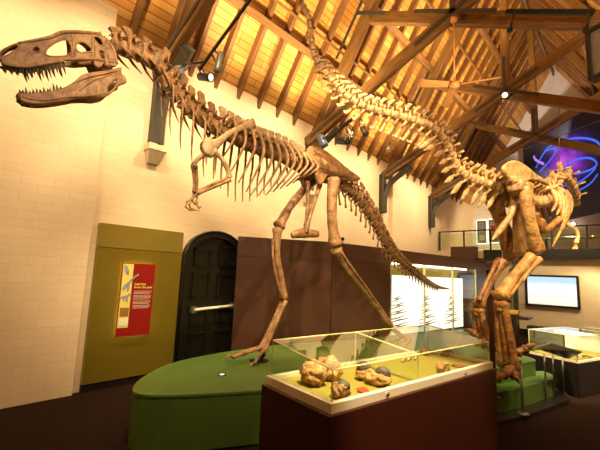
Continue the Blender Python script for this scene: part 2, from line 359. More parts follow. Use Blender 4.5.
# scissor trusses
NZ = 6.1
def truss(i, y):
    t = thing('roof_truss', ('nearest scissor roof truss, its left foot above the theropod neck', 'second scissor roof truss, the wooden fan hanging from its crossing', 'third scissor roof truss, a bright lamp at its crossing',
                             'farthest scissor roof truss, in front of the white gable and mural')[i], 'roof truss', (XC, y, Z0), 'scissor roof trusses')
    foot = V((WX + .06, y, 4.52)); node = V((XC, y, NZ))
    sa = (node.z - foot.z) / (node.x - foot.x)
    footr = V((XR - .06, y, 4.52))
    dl = .09
    # each scissor beam rises from one wall, crosses its twin at the king post and ends on the opposite rafter
    xe = (Z0 + SL * (XR) - foot.z + sa * foot.x) / (sa + SL)
    topr = V((xe, y, foot.z + sa * (xe - foot.x))); topl = V((2 * XC - xe, y, topr.z))
    beamobj('scissor_beam', foot + V((0, -dl, 0)), topr + V((0, -dl, 0)), .13, .24, 'wood', t)
    beamobj('scissor_beam', footr + V((0, dl, 0)), topl + V((0, dl, 0)), .13, .24, 'wood', t)
    beamobj('principal_rafter', V((WX + .1, y, 4.45)), V((XC, y, ZR - .12)), .2, .2, 'wood', t, NL)
    beamobj('principal_rafter', V((XR - .1, y, 4.45)), V((XC, y, ZR - .12)), .2, .2, 'wood', t, NR)
    beamobj('king_post', V((XC, y, NZ - .12)), V((XC, y, ZR - .2)), .17, .14, 'wood', t, (0, 1, 0))
    da = (topr - foot).normalized(); db = (topl - footr).normalized()
    for d, a, b in ((da, -.75, .75), (db, -.75, .75), (V((0, 0, 1)), 0, .85)):
        o = V((0, -dl - .075, 0))
        lab(beamobj('steel_plate', node + o + d * a, node + o + d * b, .012, .075, 'steel', t, V((0, 0, 1)) if abs(d.z) < .9 else V((1, 0, 0)), 0), 'grey bolted steel strap plate')
    for s_, u in ((foot + da * .15, da), (V((-4.45, y, Z0 + SL * (-4.45 - WX) - .05)), UPL)):
        lab(beamobj('steel_plate', s_ + V((0, -dl - .075, 0)), s_ + u * 1.3 + V((0, -dl - .075, 0)), .012, .07, 'steel', t, (0, 0, 1), 0), 'grey bolted steel strap plate')
    d2 = V((topl.x, y - .11, topl.z)); beamobj('steel_plate', d2, d2 - db * .7, .012, .075, 'steel', t, (0, 0, 1), 0)
    # wall post, curved knee bracket
    beamobj('wall_post', V((WX + .07, PY[i], 3.42)), V((WX + .07, PY[i], 4.55)), .14, .2, 'dkwood', t, (0, 1, 0))
    arc = catmull([V((WX + .12, PY[i], 3.42)), V((WX + .14, PY[i], 3.9)), V((WX + .3, (y + PY[i]) / 2, 4.3)), V((WX + .85, y, 4.7))], 5)
    k = MB(); k.tube(arc, .1, 4, 1.0, (1, 0, 0), False); lab(link('knee_bracket', k, 'dkwood', t, .01), 'dark curved knee bracket')
for i, y in enumerate(TY):
    truss(i, y)
    if i > 1: continue
    k = MB(); k.hexa([V((WX, y - .09, 3.14)), V((WX + .06, y - .09, 3.14)), V((WX + .06, y + .09, 3.14)), V((WX, y + .09, 3.14))], [V((WX, y - .13, 3.32)), V((WX + .17, y - .13, 3.32)), V((WX + .17, y + .13, 3.32)), V((WX, y + .13, 3.32))])
    k.box((WX + .095, y, 3.37), (.19, .29, .1))
    solo('stone_corbel', k, 'stone', 'cream stone corbel under the foot of the %s' % bayn[i].replace(' from the camera', ''), 'corbel', 'wall corbels', .01)
# ridge board
lab(beamobj('ridge_board', (XC, 0.3, ZR - .02), (XC, YE, ZR - .02), .06, .2, 'rafter'), 'ridge board along the top of the roof', 'ridge board')
# ------------------------------------------------------------------ gallery at the far end
struct('floor_gallery', MB().box((-1.9, YU + 1.9, 2.5), (7.6, 4.2, .24)), 'endwall')
struct('trim_1', MB().box((-.9, YU - .24, 2.5), (5.6, .06, .3)), 'black')
g = thing('glass_balustrade', 'long glass balustrade with steel posts along the far gallery edge', 'balustrade', (-1.9, YU - .16, 2.65))
for k in range(8): link('post', MB().box((-5.2 + k * .85, YU - .16, 2.98), (.05, .05, .66)), 'black', g)
for k in range(7): link('glass_pane', MB().box((-5.2 + k * .85 + .425, YU - .16, 2.97), (.74, .014, .54)), 'glassg', g)
hr = MB().tube([V((-5.25, YU - .16, 3.33)), V((.8, YU - .16, 3.33))], .022, 8); lab(link('handrail', hr, 'steel', g), 'grey steel handrail')
# low dark cupboard on the gallery behind the rail
ca, cb = at(452, 247, Y=13.0), at(477, 262, Y=13.0); cp = MB().box(((ca.x + cb.x) / 2, 13.0, ca.z / 2), (cb.x - ca.x, .3, ca.z)); solo('gallery_cupboard', cp, 'brown', 'tall brown cupboard in front of the left end of the gallery balustrade', 'cupboard', None, .01)
# solid pale streak standing in for a reflection in the balustrade glass
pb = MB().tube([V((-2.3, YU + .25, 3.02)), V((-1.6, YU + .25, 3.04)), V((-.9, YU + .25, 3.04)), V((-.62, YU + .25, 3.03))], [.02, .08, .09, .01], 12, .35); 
lb_ = thing('reflection_streak', 'long pale streak shaped as a reflection in the gallery glass, on two legs', 'bench', (-1.5, YU + .25, 2.62))
link('streak_body', pb, 'chrome', lb_)
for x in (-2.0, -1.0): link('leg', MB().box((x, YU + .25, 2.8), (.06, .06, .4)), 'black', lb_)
# two lit notice boards on the gallery wall
def board(px0, py0, px1, py1, lbl, redpic):
    a, b = at(px0, py0, Y=YE - .1), at(px1, py1, Y=YE - .1); w, h = b.x - a.x, a.z - b.z
    c = V(((a.x + b.x) / 2, YE - .1, (a.z + b.z) / 2)); t = thing('notice_board', lbl, 'notice board', c, 'backlit notice boards')
    link('board', MB().box(c, (w, .03, h)), 'darkface', t)
    link('backlight', MB().box(c + V((0, .05, 0)), (w + .09, .02, h + .09)), 'lightbox', t)
    k = MB()
    for r in range(5): k.box(c + V((-.06 * w, -.018, h * (.36 - r * .09))), (w * .6, .004, h * .03))
    link('printed_lines', k, 'greyprint', t)
    pc = MB().box(c + V((.05 * w, -.018, -h * .26 if not redpic else h * .1)), (w * .6, .006, h * .24)); link('printed_picture', pc, 'red' if redpic else 'greyprint', t)
board(477, 221, 486.5, 243, 'left one of two backlit black notice boards on the gallery wall', False)
board(488.5, 220, 499, 242, 'right backlit black notice board with a red picture, gallery wall', True)
# wall lamp glowing on the gallery wall
c = at(573, 224, Y=YE - .15); wl = thing('wall_lamp', 'small glowing wall lamp on the gallery wall under the mural', 'lamp', c)
link('backplate', MB().box(c + V((0, .1, 0)), (.14, .06, .14)), 'steel', wl); link('bulb', MB().blob(c, (.07, .07, .07), 0, 1, 2), 'bulb', wl)
# mural: an angled dark screen with a glowing blue and purple picture
md_ = V((math.sin(math.radians(39)), -math.cos(math.radians(39)), 0))
ma = (at(495, 225, Y=15.9) - V((0, 0, H))) * 1.16 + V((0, 0, H)) + md_ * 2.55; ma.z = 3.72
ML, MH = 4.6, 3.45
mm, nt, b = newmat('projected_nebula'); b.inputs['Base Color'].default_value = (.01, .01, .015, 1); b.inputs['Roughness'].default_value = .6
tc = nt.nodes.new('ShaderNodeTexCoord'); mp = nt.nodes.new('ShaderNodeMapping'); mp.inputs['Location'].default_value = (-1.5, -1.75, 0); mp.inputs['Scale'].default_value = (.62, .9, 1)
nt.links.new(tc.outputs['Object'], mp.inputs[0]); gr = nt.nodes.new('ShaderNodeTexGradient'); gr.gradient_type = 'SPHERICAL'; nt.links.new(mp.outputs[0], gr.inputs[0])
ns = nt.nodes.new('ShaderNodeTexNoise'); ns.inputs['Scale'].default_value = 1.6; ns.inputs['Detail'].default_value = 5; nt.links.new(tc.outputs['Object'], ns.inputs[0])
ml = nt.nodes.new('ShaderNodeMath'); ml.operation = 'MULTIPLY'; nt.links.new(gr.outputs['Fac'], ml.inputs[0]); nt.links.new(ns.outputs[0], ml.inputs[1])
rp = nt.nodes.new('ShaderNodeValToRGB'); e = rp.color_ramp.elements; e[0].position = 0; e[0].color = (.003, .003, .008, 1); e[1].position = .6; e[1].color = (.75, .12, .85, 1)
x = e.new(.1); x.color = (.02, .008, .07, 1); x = e.new(.3); x.color = (.22, .03, .5, 1)
nt.links.new(ml.outputs[0], rp.inputs[0]); nt.links.new(rp.outputs[0], b.inputs['Emission Color']); b.inputs['Emission Strength'].default_value = .35
MT['nebula'] = mm; MT['blueglow'] = emit('blue_glow_line', (.06, .16, 1), .42); MT['violetglow'] = emit('violet_glow_line', (.5, .25, 1), .4)
mu = thing('mural_screen', 'dark angled mural screen with glowing blue outlines and purple haze', 'mural', ma)
scr = bpy.data.objects.new('screen', bpy.data.meshes.new('screen')); q = MB().box((ML / 2, MH / 2, -.04), (ML, MH, .06)); scr.data.from_pydata(q.v, [], q.f); scr.data.materials.append(mm); COL.objects.link(scr); scr.parent = mu
MR = Matrix((md_, V((0, 0, 1)), md_.cross(V((0, 0, 1))))).transposed().to_4x4(); scr.matrix_local = MR
def mural_line(name, pts, w, m):
    k = MB(); k.tube([MR @ V((x, y, .008)) + ma for x, y in catmull2(pts)], w, 6, .25, MR.to_3x3() @ V((1, 0, 0))); return link(name, k, m, mu)
def catmull2(pts): return [(p.x, p.y) for p in catmull([V((a, b_, 0)) for a, b_ in pts], 6)]
def mural_px(px, py):
    """mural coordinates of a photo position"""
    v = V((px - 300, py - 225, F)); r = V((v.dot(AX[0]), v.dot(AX[1]), v.dot(AX[2]))); n = MR.to_3x3() @ V((0, 0, 1))
    t = (ma - V((0, 0, H))).dot(n) / r.dot(n); p = r * t + V((0, 0, H)) - ma
    return (p.dot(md_), p.z)
for pts, w, m in (([(540, 160), (548, 148), (562, 141), (580, 138), (596, 141), (603, 150)], .034, 'blueglow'), ([(536, 168), (545, 152), (556, 149), (552, 158), (540, 172)], .032, 'blueglow'),
                  ([(544, 164), (536, 160), (534, 156)], .05, 'violetglow'), ([(565, 166), (575, 160), (590, 158), (597, 164), (590, 170), (574, 174), (566, 171), (565, 166)], .032, 'blueglow'),
                  ([(560, 196), (575, 192), (590, 184), (598, 174)], .024, 'blueglow'), ([(560, 186), (575, 184), (588, 176), (596, 168)], .024, 'blueglow')):
    mural_line('glowing_outline', [mural_px(*p) for p in pts], w, m)
# ------------------------------------------------------------------ left wall: panel, sign, door
P0 = V((WX + .02, 1.76, 0)); PY0, PY1, PH = 1.76, 2.985, 2.17
t = thing('wall_panel', 'tall olive gold display panel standing against the left brick wall', 'panel', (WX, (PY0 + PY1) / 2, 0))
link('panel_face', MB().box((WX + .04, (PY0 + PY1) / 2, .97), (.08, PY1 - PY0, 1.74)), 'olive', t)
link('header_strip', MB().box((WX + .041, (PY0 + PY1) / 2, (1.845 + PH) / 2), (.082, PY1 - PY0, PH - 1.85)), 'olivetop', t)
link('plinth', MB().box((WX + .025, (PY0 + PY1) / 2, .05), (.05, PY1 - PY0, .1)), 'skirting', t)
SX = WX + .13
def sp(px, py): return at(px, py, X=SX)
s0, s1 = sp(123, 263), sp(153.5, 332.5)
y0, y1, z1, z0 = s0.y, sp(155.5, 266).y, s0.z, .66
SW, SHH = y1 - y0, z1 - z0
t = thing('information_sign', 'red information sign with a yellow picture strip, on the olive wall panel', 'sign', (WX + .082, (y0 + y1) / 2, z0))
def sy(u): return y0 + u * SW
def sz(v): return z0 + v * SHH
link('board', MB().box((SX - .008, (y0 + y1) / 2, (z0 + z1) / 2), (.016, SW, SHH)), 'red', t)
link('standoff', MB().box((WX + .1, (y0 + y1) / 2, (z0 + z1) / 2), (.036, SW * .7, SHH * .8)), 'black', t)
lt = MB()
for u in (.86, .14): lt.box((SX - .026, sy(u), (z0 + z1) / 2), (.012, .03, SHH * .96))
for v in (.95, .05): lt.box((SX - .026, (y0 + y1) / 2, sz(v)), (.012, SW * .8, .03))
lab(link('backlight', lt, MT['halo'], t), 'warm strip light behind the board')
lab(link('picture_strip', MB().box((SX + .002, sy(.17), sz(.555)), (.006, SW * .3, SHH * .87)), 'yellow', t), 'pale yellow strip of pictures')
def flatpoly(name, pts, m, off=.006):
    k = MB(); k.prism([V((SX + off, sy(u), sz(v))) for u, v in pts], V((.003, 0, 0))); return link(name, k, m, t)
flatpoly('printed_shell', [(.12 + .08 * math.cos(a), .91 + .055 * math.sin(a) - .04 * math.cos(a)) for a in [k * math.pi / 8 for k in range(16)]], 'greyprint')
flatpoly('printed_long_neck_dinosaur', [(.02, .64), (.1, .7), (.2, .74), (.34, .82), (.5, .86), (.5, .84), (.36, .79), (.26, .71), (.24, .63), (.2, .6), (.19, .65), (.13, .65), (.1, .6), (.08, .66), (.0, .62)], 'greyprint')
flatpoly('printed_theropod', [(-.02, .53), (.1, .55), (.2, .56), (.28, .59), (.34, .57), (.28, .55), (.24, .53), (.24, .47), (.2, .46), (.19, .52), (.14, .5), (.12, .46), (.1, .52), (.02, .51)], 'greyprint')
flatpoly('printed_photograph', [(.05, .27), (.3, .27), (.3, .39), (.05, .39)], 'brownprint')
flatpoly('printed_caption', [(.05, .15), (.3, .15), (.3, .25), (.05, .25)], 'white')
def text(body, u, v, size, m, name):
    cu = bpy.data.curves.new(name, 'FONT'); cu.body = body; cu.size = size; cu.extrude = .001; cu.offset = .0008
    tmp = bpy.data.objects.new(name, cu); COL.objects.link(tmp); me0 = tmp.to_mesh()
    k = MB(); k.add([V((SX + .004 + p.co.z, sy(u) + p.co.x, sz(v) + p.co.y)) for p in me0.vertices], [tuple(p.vertices) for p in me0.polygons])
    tmp.to_mesh_clear(); bpy.data.objects.remove(tmp); bpy.data.curves.remove(cu); return link(name, k, m, t)
text('Learning', .4, .7, .047, 'yellow', 'heading_line'); text('from the past', .4, .655, .047, 'yellow', 'heading_line')
k = MB()
for a, n, zt in ((0, 3, .615), (1, 4, .555), (2, 3, .475), (3, 3, .415)):
    for r in range(n): k.box((SX + .002, sy(.4 + .27 - (.03 if r == n - 1 else 0)), sz(zt - r * .0175)), (.003, SW * (.54 - (.06 if r == n - 1 else 0)), .004))
link('small_print', k, 'white', t)
# door
DY0, DY1, DS, DT = 3.12, 4.12, 1.7, 2.15
def arch(y0, y1, zs, zt, n=14):
    """pointed-flat Tudor outline from the left foot round to the right foot"""
    pts = [(y0, 0.0), (y0, zs)]; c = (y0 + y1) / 2; a = (y1 - y0) / 2
    for i in range(1, n):
        th = math.pi * (1 - i / n); pts.append((c + a * math.cos(th), zs + (zt - zs) * math.sin(th) ** .8))
    return pts + [(y1, zs), (y1, 0.0)]
o_, i_ = arch(DY0 - .1, DY1 + .1, DS, DT + .1), arch(DY0, DY1, DS, DT)
d = lab(bpy.data.objects.new('door_1', None), kind='structure'); COL.objects.link(d); d.location = (WX, (DY0 + DY1) / 2, 0); BASE['door_1'] = V(d.location)
k = MB(); n = len(o_); vs = [V((WX + dx, y, z)) for dx in (0, .1) for loop in (o_, i_) for y, z in loop]
fs = []
for i in range(n - 1):
    fs += [(i, i + 1, 2 * n + i + 1, 2 * n + i), (n + i, 3 * n + i, 3 * n + i + 1, n + i + 1), (2 * n + i, 2 * n + i + 1, 3 * n + i + 1, 3 * n + i)]
k.add(vs, fs); k.tube([V((WX + .1, y, z)) for y, z in o_], .02, 6); link('door_frame', k, 'door', d)
k = MB(); k.prism([V((WX + .015, y, z)) for y, z in i_], V((.03, 0, 0))); dl_ = link('door_leaf', k, 'door', d)
k = MB(); cols = [(DY0 + .1, DY0 + .42), (DY0 + .58, DY0 + .94)]
for a, b_ in cols:
    for za, zb in ((.12, .6), (.72, .98), (1.12, 1.55), (1.67, 2.02)):
        if za > 1.6: zb = 2.02 if a > DY0 + .2 else 1.95
        for f0, f1, g0, g1 in ((a, b_, za, za + .03), (a, b_, zb - .03, zb), (a, a + .03, za, zb), (b_ - .03, b_, za, zb)):
            k.box((WX + .055, (f0 + f1) / 2, (g0 + g1) / 2), (.03, f1 - f0, g1 - g0))
link('panel_moulding', k, 'door', dl_)
k = MB().box((WX + .06, (DY0 + DY1) / 2, 1.05), (.04, DY1 - DY0, .14)); link('lock_rail', k, 'door', dl_)
pa, pb_ = V((WX + .14, DY0 + .12, .97)), V((WX + .14, DY1 - .12, 1.01))
k = MB().tube([pa, pb_], .024, 8); lab(link('push_bar', k, 'cream', d), 'cream metal push bar')
k = MB()
for p in (pa, pb_): k.box(p - V((.04, 0, 0)), (.1, .07, .1))
link('bar_end', k, 'grey', d)
# ------------------------------------------------------------------ brown partition cabinets and lit showcase along the wall
CH = 2.2
A0, A1, A2, A3 = V((-5.03, 3.9, 0)), V((-4.03, 5.29, 0)), V((-3.77, 6.97, 0)), V((-3.2, 11.6, 0))
def wallbox(a, b, depth, z0, z1, inset=0):
    d = (b - a).normalized(); n = V((-d.y, d.x, 0)); a, b = a + d * .012, b - d * .012; a, b = a + n * inset, b + n * inset
    c = [a, b, b + n * depth, a + n * depth]; return MB().hexa([V((p.x, p.y, z0)) for p in c], [V((p.x, p.y, z1)) for p in c])
for a, b, dp, lb in ((A0, A1, .2, 'tall brown laminate cabinet beside the arched door'), (A1, A2, .5, 'tall brown laminate cabinet between the seam and the lit showcase')):
    t = thing('partition_cabinet', lb, 'cabinet', (a + b) / 2, 'brown partition cabinets')
    link('body', wallbox(a, b, dp, .08, CH - .34), 'brown', t); link('header', wallbox(a, b, dp, CH - .335, CH), 'brown', t); link('kick_board', wallbox(a, b, dp - .05, 0, .08, .03), 'skirting', t)
t = thing('showcase', 'tall brown showcase with a glowing backlit fossil picture behind glass', 'showcase', (A2 + A3) / 2)
d = (A3 - A2).normalized(); nrm = V((-d.y, d.x, 0)); LN = (A3 - A2).length; zb, zt = .3, CH - .27
le = LN * .86
link('header', wallbox(A2, A3, .9, zt, CH), 'brown', t); link('base', wallbox(A2, A3, .9, 0, zb), 'brown', t)
link('end_panel', wallbox(A2 + d * le, A3, .9, zb, zt), 'brown', t)
link('side_panel', wallbox(A2, A2 + d * .04, .9, zb, zt), 'olive', t)
lab(link('back_panel', wallbox(A2, A2 + d * le, .03, zb, zt, .42), 'olive', t), 'olive back panel')
lab(link('lit_picture', wallbox(A2 + d * .12, A2 + d * (le - .2), .03, zb + .05, 1.66, .3), 'lightbox', t), 'glowing white picture panel')
def onpic(s, z, off=.29): p = A2 + d * s + nrm * off; return V((p.x, p.y, z))
k = MB(); rnd = random.Random(3)
for blk, (s0_, s1_) in enumerate(((.16, 1.28), (1.4, 2.45), (2.62, 3.7))):
    for r in range(10):
        z = .5 + r * .075; a = s0_ + rnd.uniform(0, .12) + r * .03; b = s1_ - rnd.uniform(0, .15) - r * .04
        if b - a < .2: continue
        m_ = (a + b) / 2
        k.tube([onpic(a, z - .03), onpic(m_, z + .02 * (-1) ** r), onpic(b, z + .05)], [.006, .017, .004], 4, .3)
link('printed_fossil_ribs', k, 'brownprint', t)
k0 = LN * .86
for j in range(3):
    link('glass_pane', wallbox(A2 + d * (k0 * j / 3 + .03), A2 + d * (k0 * (j + 1) / 3 - .03), .012, zb, zt, .02), 'glass', t)
for s_ in (.02, k0 / 3, k0 * 2 / 3, k0 - .02):
    c = A2 + d * s_ + nrm * .02; link('pane_edge', MB().box((c.x, c.y, (zb + zt) / 2), (.035, .035, zt - zb)), 'edge', t)
lb0 = MB().box(A2 + d * (le / 2) + nrm * .2 + V((0, 0, zt - .02)), (.03, le * .9, .025), Matrix.Rotation(-.12, 3, 'Z')); link('strip_light', lb0, 'strip2', t)
c = at(343, 239, Z=CH + .05); s_ = thing('projector', 'small white projector lying on top of the brown cabinets', 'projector', V((c.x - .1, c.y, CH)))
link('case', MB().box((c.x - .1, c.y, CH + .05), (.16, .12, .1)), 'cream', s_, .01); link('lens', MB().lathe((c.x - .02, c.y, CH + .05), (1, 0, 0), [(0, .03), (.03, .03), (.03, .02)], 12), 'black', s_)
# ------------------------------------------------------------------ green oval plinth
PZ = .5
plan = [(-3.47, 1.6), (-3.22, 1.62), (-2.95, 1.98), (-2.66, 2.5), (-2.22, 3.3), (-1.86, 4.1), (-1.6, 4.8), (-1.36, 5.5), (-1.22, 6.1), (-1.16, 6.5), (-1.55, 6.85), (-2.1, 7.8), (-2.7, 8.6), (-3.15, 8.2), (-3.45, 7.0), (-3.72, 5.6), (-4.1, 4.4), (-4.22, 3.3), (-4.12, 2.4), (-3.82, 1.9)]
pp = catmull([V((x, y, 0)) for x, y in plan], 6, True)
def grow(pts, g):
    n = len(pts); out = []
    for i, p in enumerate(pts):
        d_ = (pts[(i + 1) % n] - pts[i - 1]).normalized(); out.append(p + V((d_.y, -d_.x, 0)) * g)
    return out
t = thing('oval_plinth', 'large green oval plinth carrying both dinosaur skeletons', 'plinth', (-2.6, 4.5, 0))
k = MB(); k.prism([p + V((0, 0, .02)) for p in grow(pp, -.006)], V((0, 0, PZ - .02 - .035))); link('body', k, 'green', t)
k = MB(); k.prism([p + V((0, 0, PZ - .035)) for p in pp], V((0, 0, .035))); link('top', k, 'green', t, .008)
k = MB(); k.prism(grow(pp, -.03), V((0, 0, .02))); link('kick_board', k, 'skirting', t)
def spot_in(p, lb):
    t_ = thing('recessed_uplight', lb, 'light', p, 'recessed plinth uplights')
    link('trim_ring', MB().lathe(p, (0, 0, 1), [(0, .045), (.006, .045), (.008, .03), (.002, .03)], 20), 'black', t_)
    link('lens', MB().lathe(p + V((0, 0, .002)), (0, 0, 1), [(0, .028), (.004, .026)], 16), 'lens', t_)
spot_in(at(222, 375, Z=PZ), 'small glowing recessed uplight in the green plinth top, left of the theropod foot')
# lower step with dark edge and rail, on the right
t = thing('lower_step', 'low green curved step skirting the right side of the oval plinth', 'step', (-1.2, 5, 0))
seg = [p for p in pp if p.x > -2.05 and p.y < 6.6 and p.y > 4.05]
seg.sort(key=lambda p: p.y)
def ribbon(seg, g0, g1, z0, z1):
    k = MB(); n = len(seg); vs = []
    for i, p in enumerate(seg):
        d_ = (seg[min(i + 1, n - 1)] - seg[max(i - 1, 0)]).normalized(); nn = V((d_.y, -d_.x, 0))
        a, b = p + nn * g0, p + nn * g1
        vs += [V((a.x, a.y, z0)), V((b.x, b.y, z0)), V((b.x, b.y, z1)), V((a.x, a.y, z1))]
    fs = [(i * 4 + j, i * 4 + (j + 1) % 4, i * 4 + 4 + (j + 1) % 4, i * 4 + 4 + j) for i in range(n - 1) for j in range(4)] + [(3, 2, 1, 0), tuple(4 * (n - 1) + j for j in range(4))]
    return k.add(vs, fs)
link('tread', ribbon(seg, .005, .22, .07, .3), 'green', t); link('floor_strip', ribbon(seg, .0, .38, 0, .065), 'skirting', t)
# low glass rail on thin posts
t = thing('low_glass_rail', 'low glass rail on thin steel posts around the right side of plinth', 'rail', (-1, 5.3, .065))
rp_ = [at(470, 377, Z=.67), at(521, 362, Z=.67), at(528.5, 348, Y=7.6)]
rp_ = [V((-1.45, 4.2, .67)), V((-1.08, 5.22, .67))]
for p in rp_[1:] :
    link('post', MB().tube([V((p.x, p.y, .07)), p], .014, 8), 'grey', t); link('post_foot', MB().lathe((p.x, p.y, .066), (0, 0, 1), [(0, .07), (.012, .065), (.016, .02)], 16), 'grey', t)
pa = rp_[0]; pb_ = rp_[1]
link('glass_pane', MB().beam(V((pa.x, pa.y, .4)), V((pb_.x, pb_.y, .4)), .01, .5), 'glassg', t); link('top_edge', MB().tube([pa, pb_], .007, 6), 'grey', t)
# ------------------------------------------------------------------ front display case
CZ = .85
C0, CL, CR = V((-1.25, 1.66, 0)), V((-1.92, 1.77, 0)), V((-.95, 3.66, 0)); CB = CL + CR - C0
e1 = (CR - C0).normalized(); e2 = (CL - C0).normalized(); L1 = (CR - C0).length; L2 = (CL - C0).length
def cp_(s, w, z): p = C0 + e1 * (s * L1) + e2 * (w * L2); return V((p.x, p.y, z))
def quadbox(s0, s1, w0, w1, z0, z1): return MB().hexa([cp_(s0, w0, z0), cp_(s1, w0, z0), cp_(s1, w1, z0), cp_(s0, w1, z0)], [cp_(s0, w0, z1), cp_(s1, w0, z1), cp_(s1, w1, z1), cp_(s0, w1, z1)])
t = thing('display_case', 'long maroon display case with sloping glass top and yellow tray, in front', 'display case', cp_(.5, .5, 0))
link('base', quadbox(0, 1, 0, 1, 0, CZ), 'maroon', t, .006)
RZ = CZ + .055
k = MB(); bw = .035; ow = .012
for a in ((ow, 1 - ow, ow * 2, ow * 2 + bw * 1.6), (ow, 1 - ow, 1 - ow * 2 - bw * 1.6, 1 - ow * 2), (ow, ow + bw * .55, ow * 2 + bw * 1.6, 1 - ow * 2 - bw * 1.6), (1 - ow - bw * .55, 1 - ow, ow * 2 + bw * 1.6, 1 - ow * 2 - bw * 1.6)):
    q = quadbox(*a, CZ, RZ); k.add(q.v, q.f)
lab(link('rim', k, 'cream', t, .003), 'cream enamelled rim')
TZ = CZ + .03
lab(link('tray', quadbox(.03, .97, .08, .92, CZ, TZ), 'tray', t), 'yellow green felt tray')
# glass: back wall, ends, front, sloping lid, one divider
hb, hf = .235, .17; g0, g1, q0, q1 = .025, .975, .06, .94; th = .004
def pane(p): 
    n = (p[1] - p[0]).cross(p[2] - p[0]).normalized() * th; return MB().prism(p, n)
Zb, Zf = RZ + hb, RZ + hf
dv = .44
for nm, p in (('back_glass', [cp_(g0, q1, RZ), cp_(g1, q1, RZ), cp_(g1, q1, Zb), cp_(g0, q1, Zb)]), ('front_glass', [cp_(g0, q0, RZ), cp_(g1, q0, RZ), cp_(g1, q0, Zf), cp_(g0, q0, Zf)]),
              ('end_glass', [cp_(g0, q0, RZ), cp_(g0, q1, RZ), cp_(g0, q1, Zb), cp_(g0, q0, Zf)]), ('end_glass', [cp_(g1, q0, RZ), cp_(g1, q1, RZ), cp_(g1, q1, Zb), cp_(g1, q0, Zf)]),
              ('divider_glass', [cp_(dv, q0 + .01, TZ), cp_(dv, q1 - .01, TZ), cp_(dv, q1 - .01, Zb - .006), cp_(dv, q0 + .01, Zf - .006)]),
              ('lid_glass', [cp_(g0, q0, Zf), cp_(dv - .003, q0, Zf), cp_(dv - .003, q1, Zb), cp_(g0, q1, Zb)]), ('lid_glass', [cp_(dv + .003, q0, Zf), cp_(g1, q0, Zf), cp_(g1, q1, Zb), cp_(dv + .003, q1, Zb)])):
    link(nm, pane(p), 'glass', t)
ed = MB()
for a, b in ((cp_(g0, q0, RZ), cp_(g0, q0, Zf)), (cp_(g0, q1, RZ), cp_(g0, q1, Zb)), (cp_(g0, q0, Zf), cp_(g0, q1, Zb)), (cp_(g0, q1, Zb), cp_(g1, q1, Zb)), (cp_(g0, q0, Zf), cp_(g1, q0, Zf)), (cp_(dv, q0, Zf), cp_(dv, q1, Zb)), (cp_(dv, q0, RZ), cp_(dv, q0, Zf)), (cp_(dv, q1, RZ), cp_(dv, q1, Zb)), (cp_(g1, q0, Zf), cp_(g1, q1, Zb)), (cp_(g1, q1, RZ), cp_(g1, q1, Zb)), (cp_(g1, q0, RZ), cp_(g1, q0, Zf))):
    ed.tube([a, b], .0045, 4, 1, (0, 0, 1), False)
lab(link('glass_edges', ed, 'edge', t), 'bright polished glass edges')
for px, py in ((385.5, 393.5), (462, 372)):
    v = at(px, py, Z=CZ + .028); s_ = (v - C0).dot(e1) / L1; c = cp_(s_, ow * 2 - .002, CZ + .028)
    link('lock', MB().lathe(c, -e2, [(0, .013), (.008, .013), (.01, .009), (.01, .004)], 16), 'chrome', t)
# contents
def on_tray(px, py): return at(px, py, Z=TZ)
def rockthing(name, lb, cat, px, py, r, seed, m='rock', group=None, sub=3, amp=.22, tilt=0):
    c = on_tray(px, py); k = MB().blob(c + V((0, 0, r[2] * .86)), r, amp, 2.6, sub, seed)
    for p in k.v: p.z = max(p.z, TZ + .001)
    return solo(name, k, m, lb, cat, group)
def eggnest(lb, px, py, blobs, eggs, seed):
    c = on_tray(px, py); t_ = thing('fossil_nest', lb, 'fossil', c, 'fossil egg nests')
    for i, (dx, dy, r) in enumerate(blobs):
        k = MB().blob(c + e1 * dx + e2 * dy + V((0, 0, r[2] * .85)), r, .25, 2.4, 4, seed + i)
        for p in k.v: p.z = max(p.z, TZ + .001)
        link('rock_matrix', k, 'rock', t_)
    for i, (dx, dy, z, r) in enumerate(eggs): lab(link('egg', MB().blob(c + e1 * dx + e2 * dy + V((0, 0, z)), (r, r * .85, r * .8), .1, 3, 3, seed + 9 + i), 'egg', t_), 'dark grey fossil egg')
eggnest('large tan double rock with round eggs at the left end of the front case', 330, 387, [(-.06, .1, (.094, .085, .082)), (.12, .14, (.095, .085, .082)), (.03, .18, (.075, .065, .06))], [], 3)
eggnest('small tan rock with one grey egg, in front of the large double rock', 340, 398, [(.0, .0, (.058, .054, .05))], [(.015, -.005, .064, .048)], 21)
eggnest('tan rock holding two grey eggs in the middle of the front case', 385, 387, [(.0, .06, (.085, .072, .042)), (.01, .18, (.07, .062, .05))], [(.04, .05, .072, .055), (.0, .19, .085, .052)], 31)
rockthing('round_nodule', 'round tan rock nodule alone in the right bay of the front case', 'fossil', 443, 373, (.05, .05, .047), 44)
rockthing('flat_fossil', 'small flat brown fossil just right of the round nodule', 'fossil', 457, 367, (.045, .03, .012), 51, 'flat', 'flat brown fossils in the front case')
rockthing('flat_fossil', 'reddish flat fossil nearest the right end of the front case', 'fossil', 467, 368, (.05, .03, .01), 57, 'flat', 'flat brown fossils in the front case')
rockthing('lumpy_fossil', 'brown lumpy fossil at the back of the front case', 'fossil', 425, 355, (.045, .04, .032), 63, 'rock')
c = on_tray(363, 392); k = MB(); R_ = Matrix.Rotation(math.atan2(e1.y, e1.x), 3, 'Z') @ rot('Y', 0)
k.box(c + V((0, 0, .012)), (.075, .055, .006), R_ @ rot('X', 14)); solo('label_card', k, 'orange', 'small blank orange card lying in the front case', 'card', None, .001)
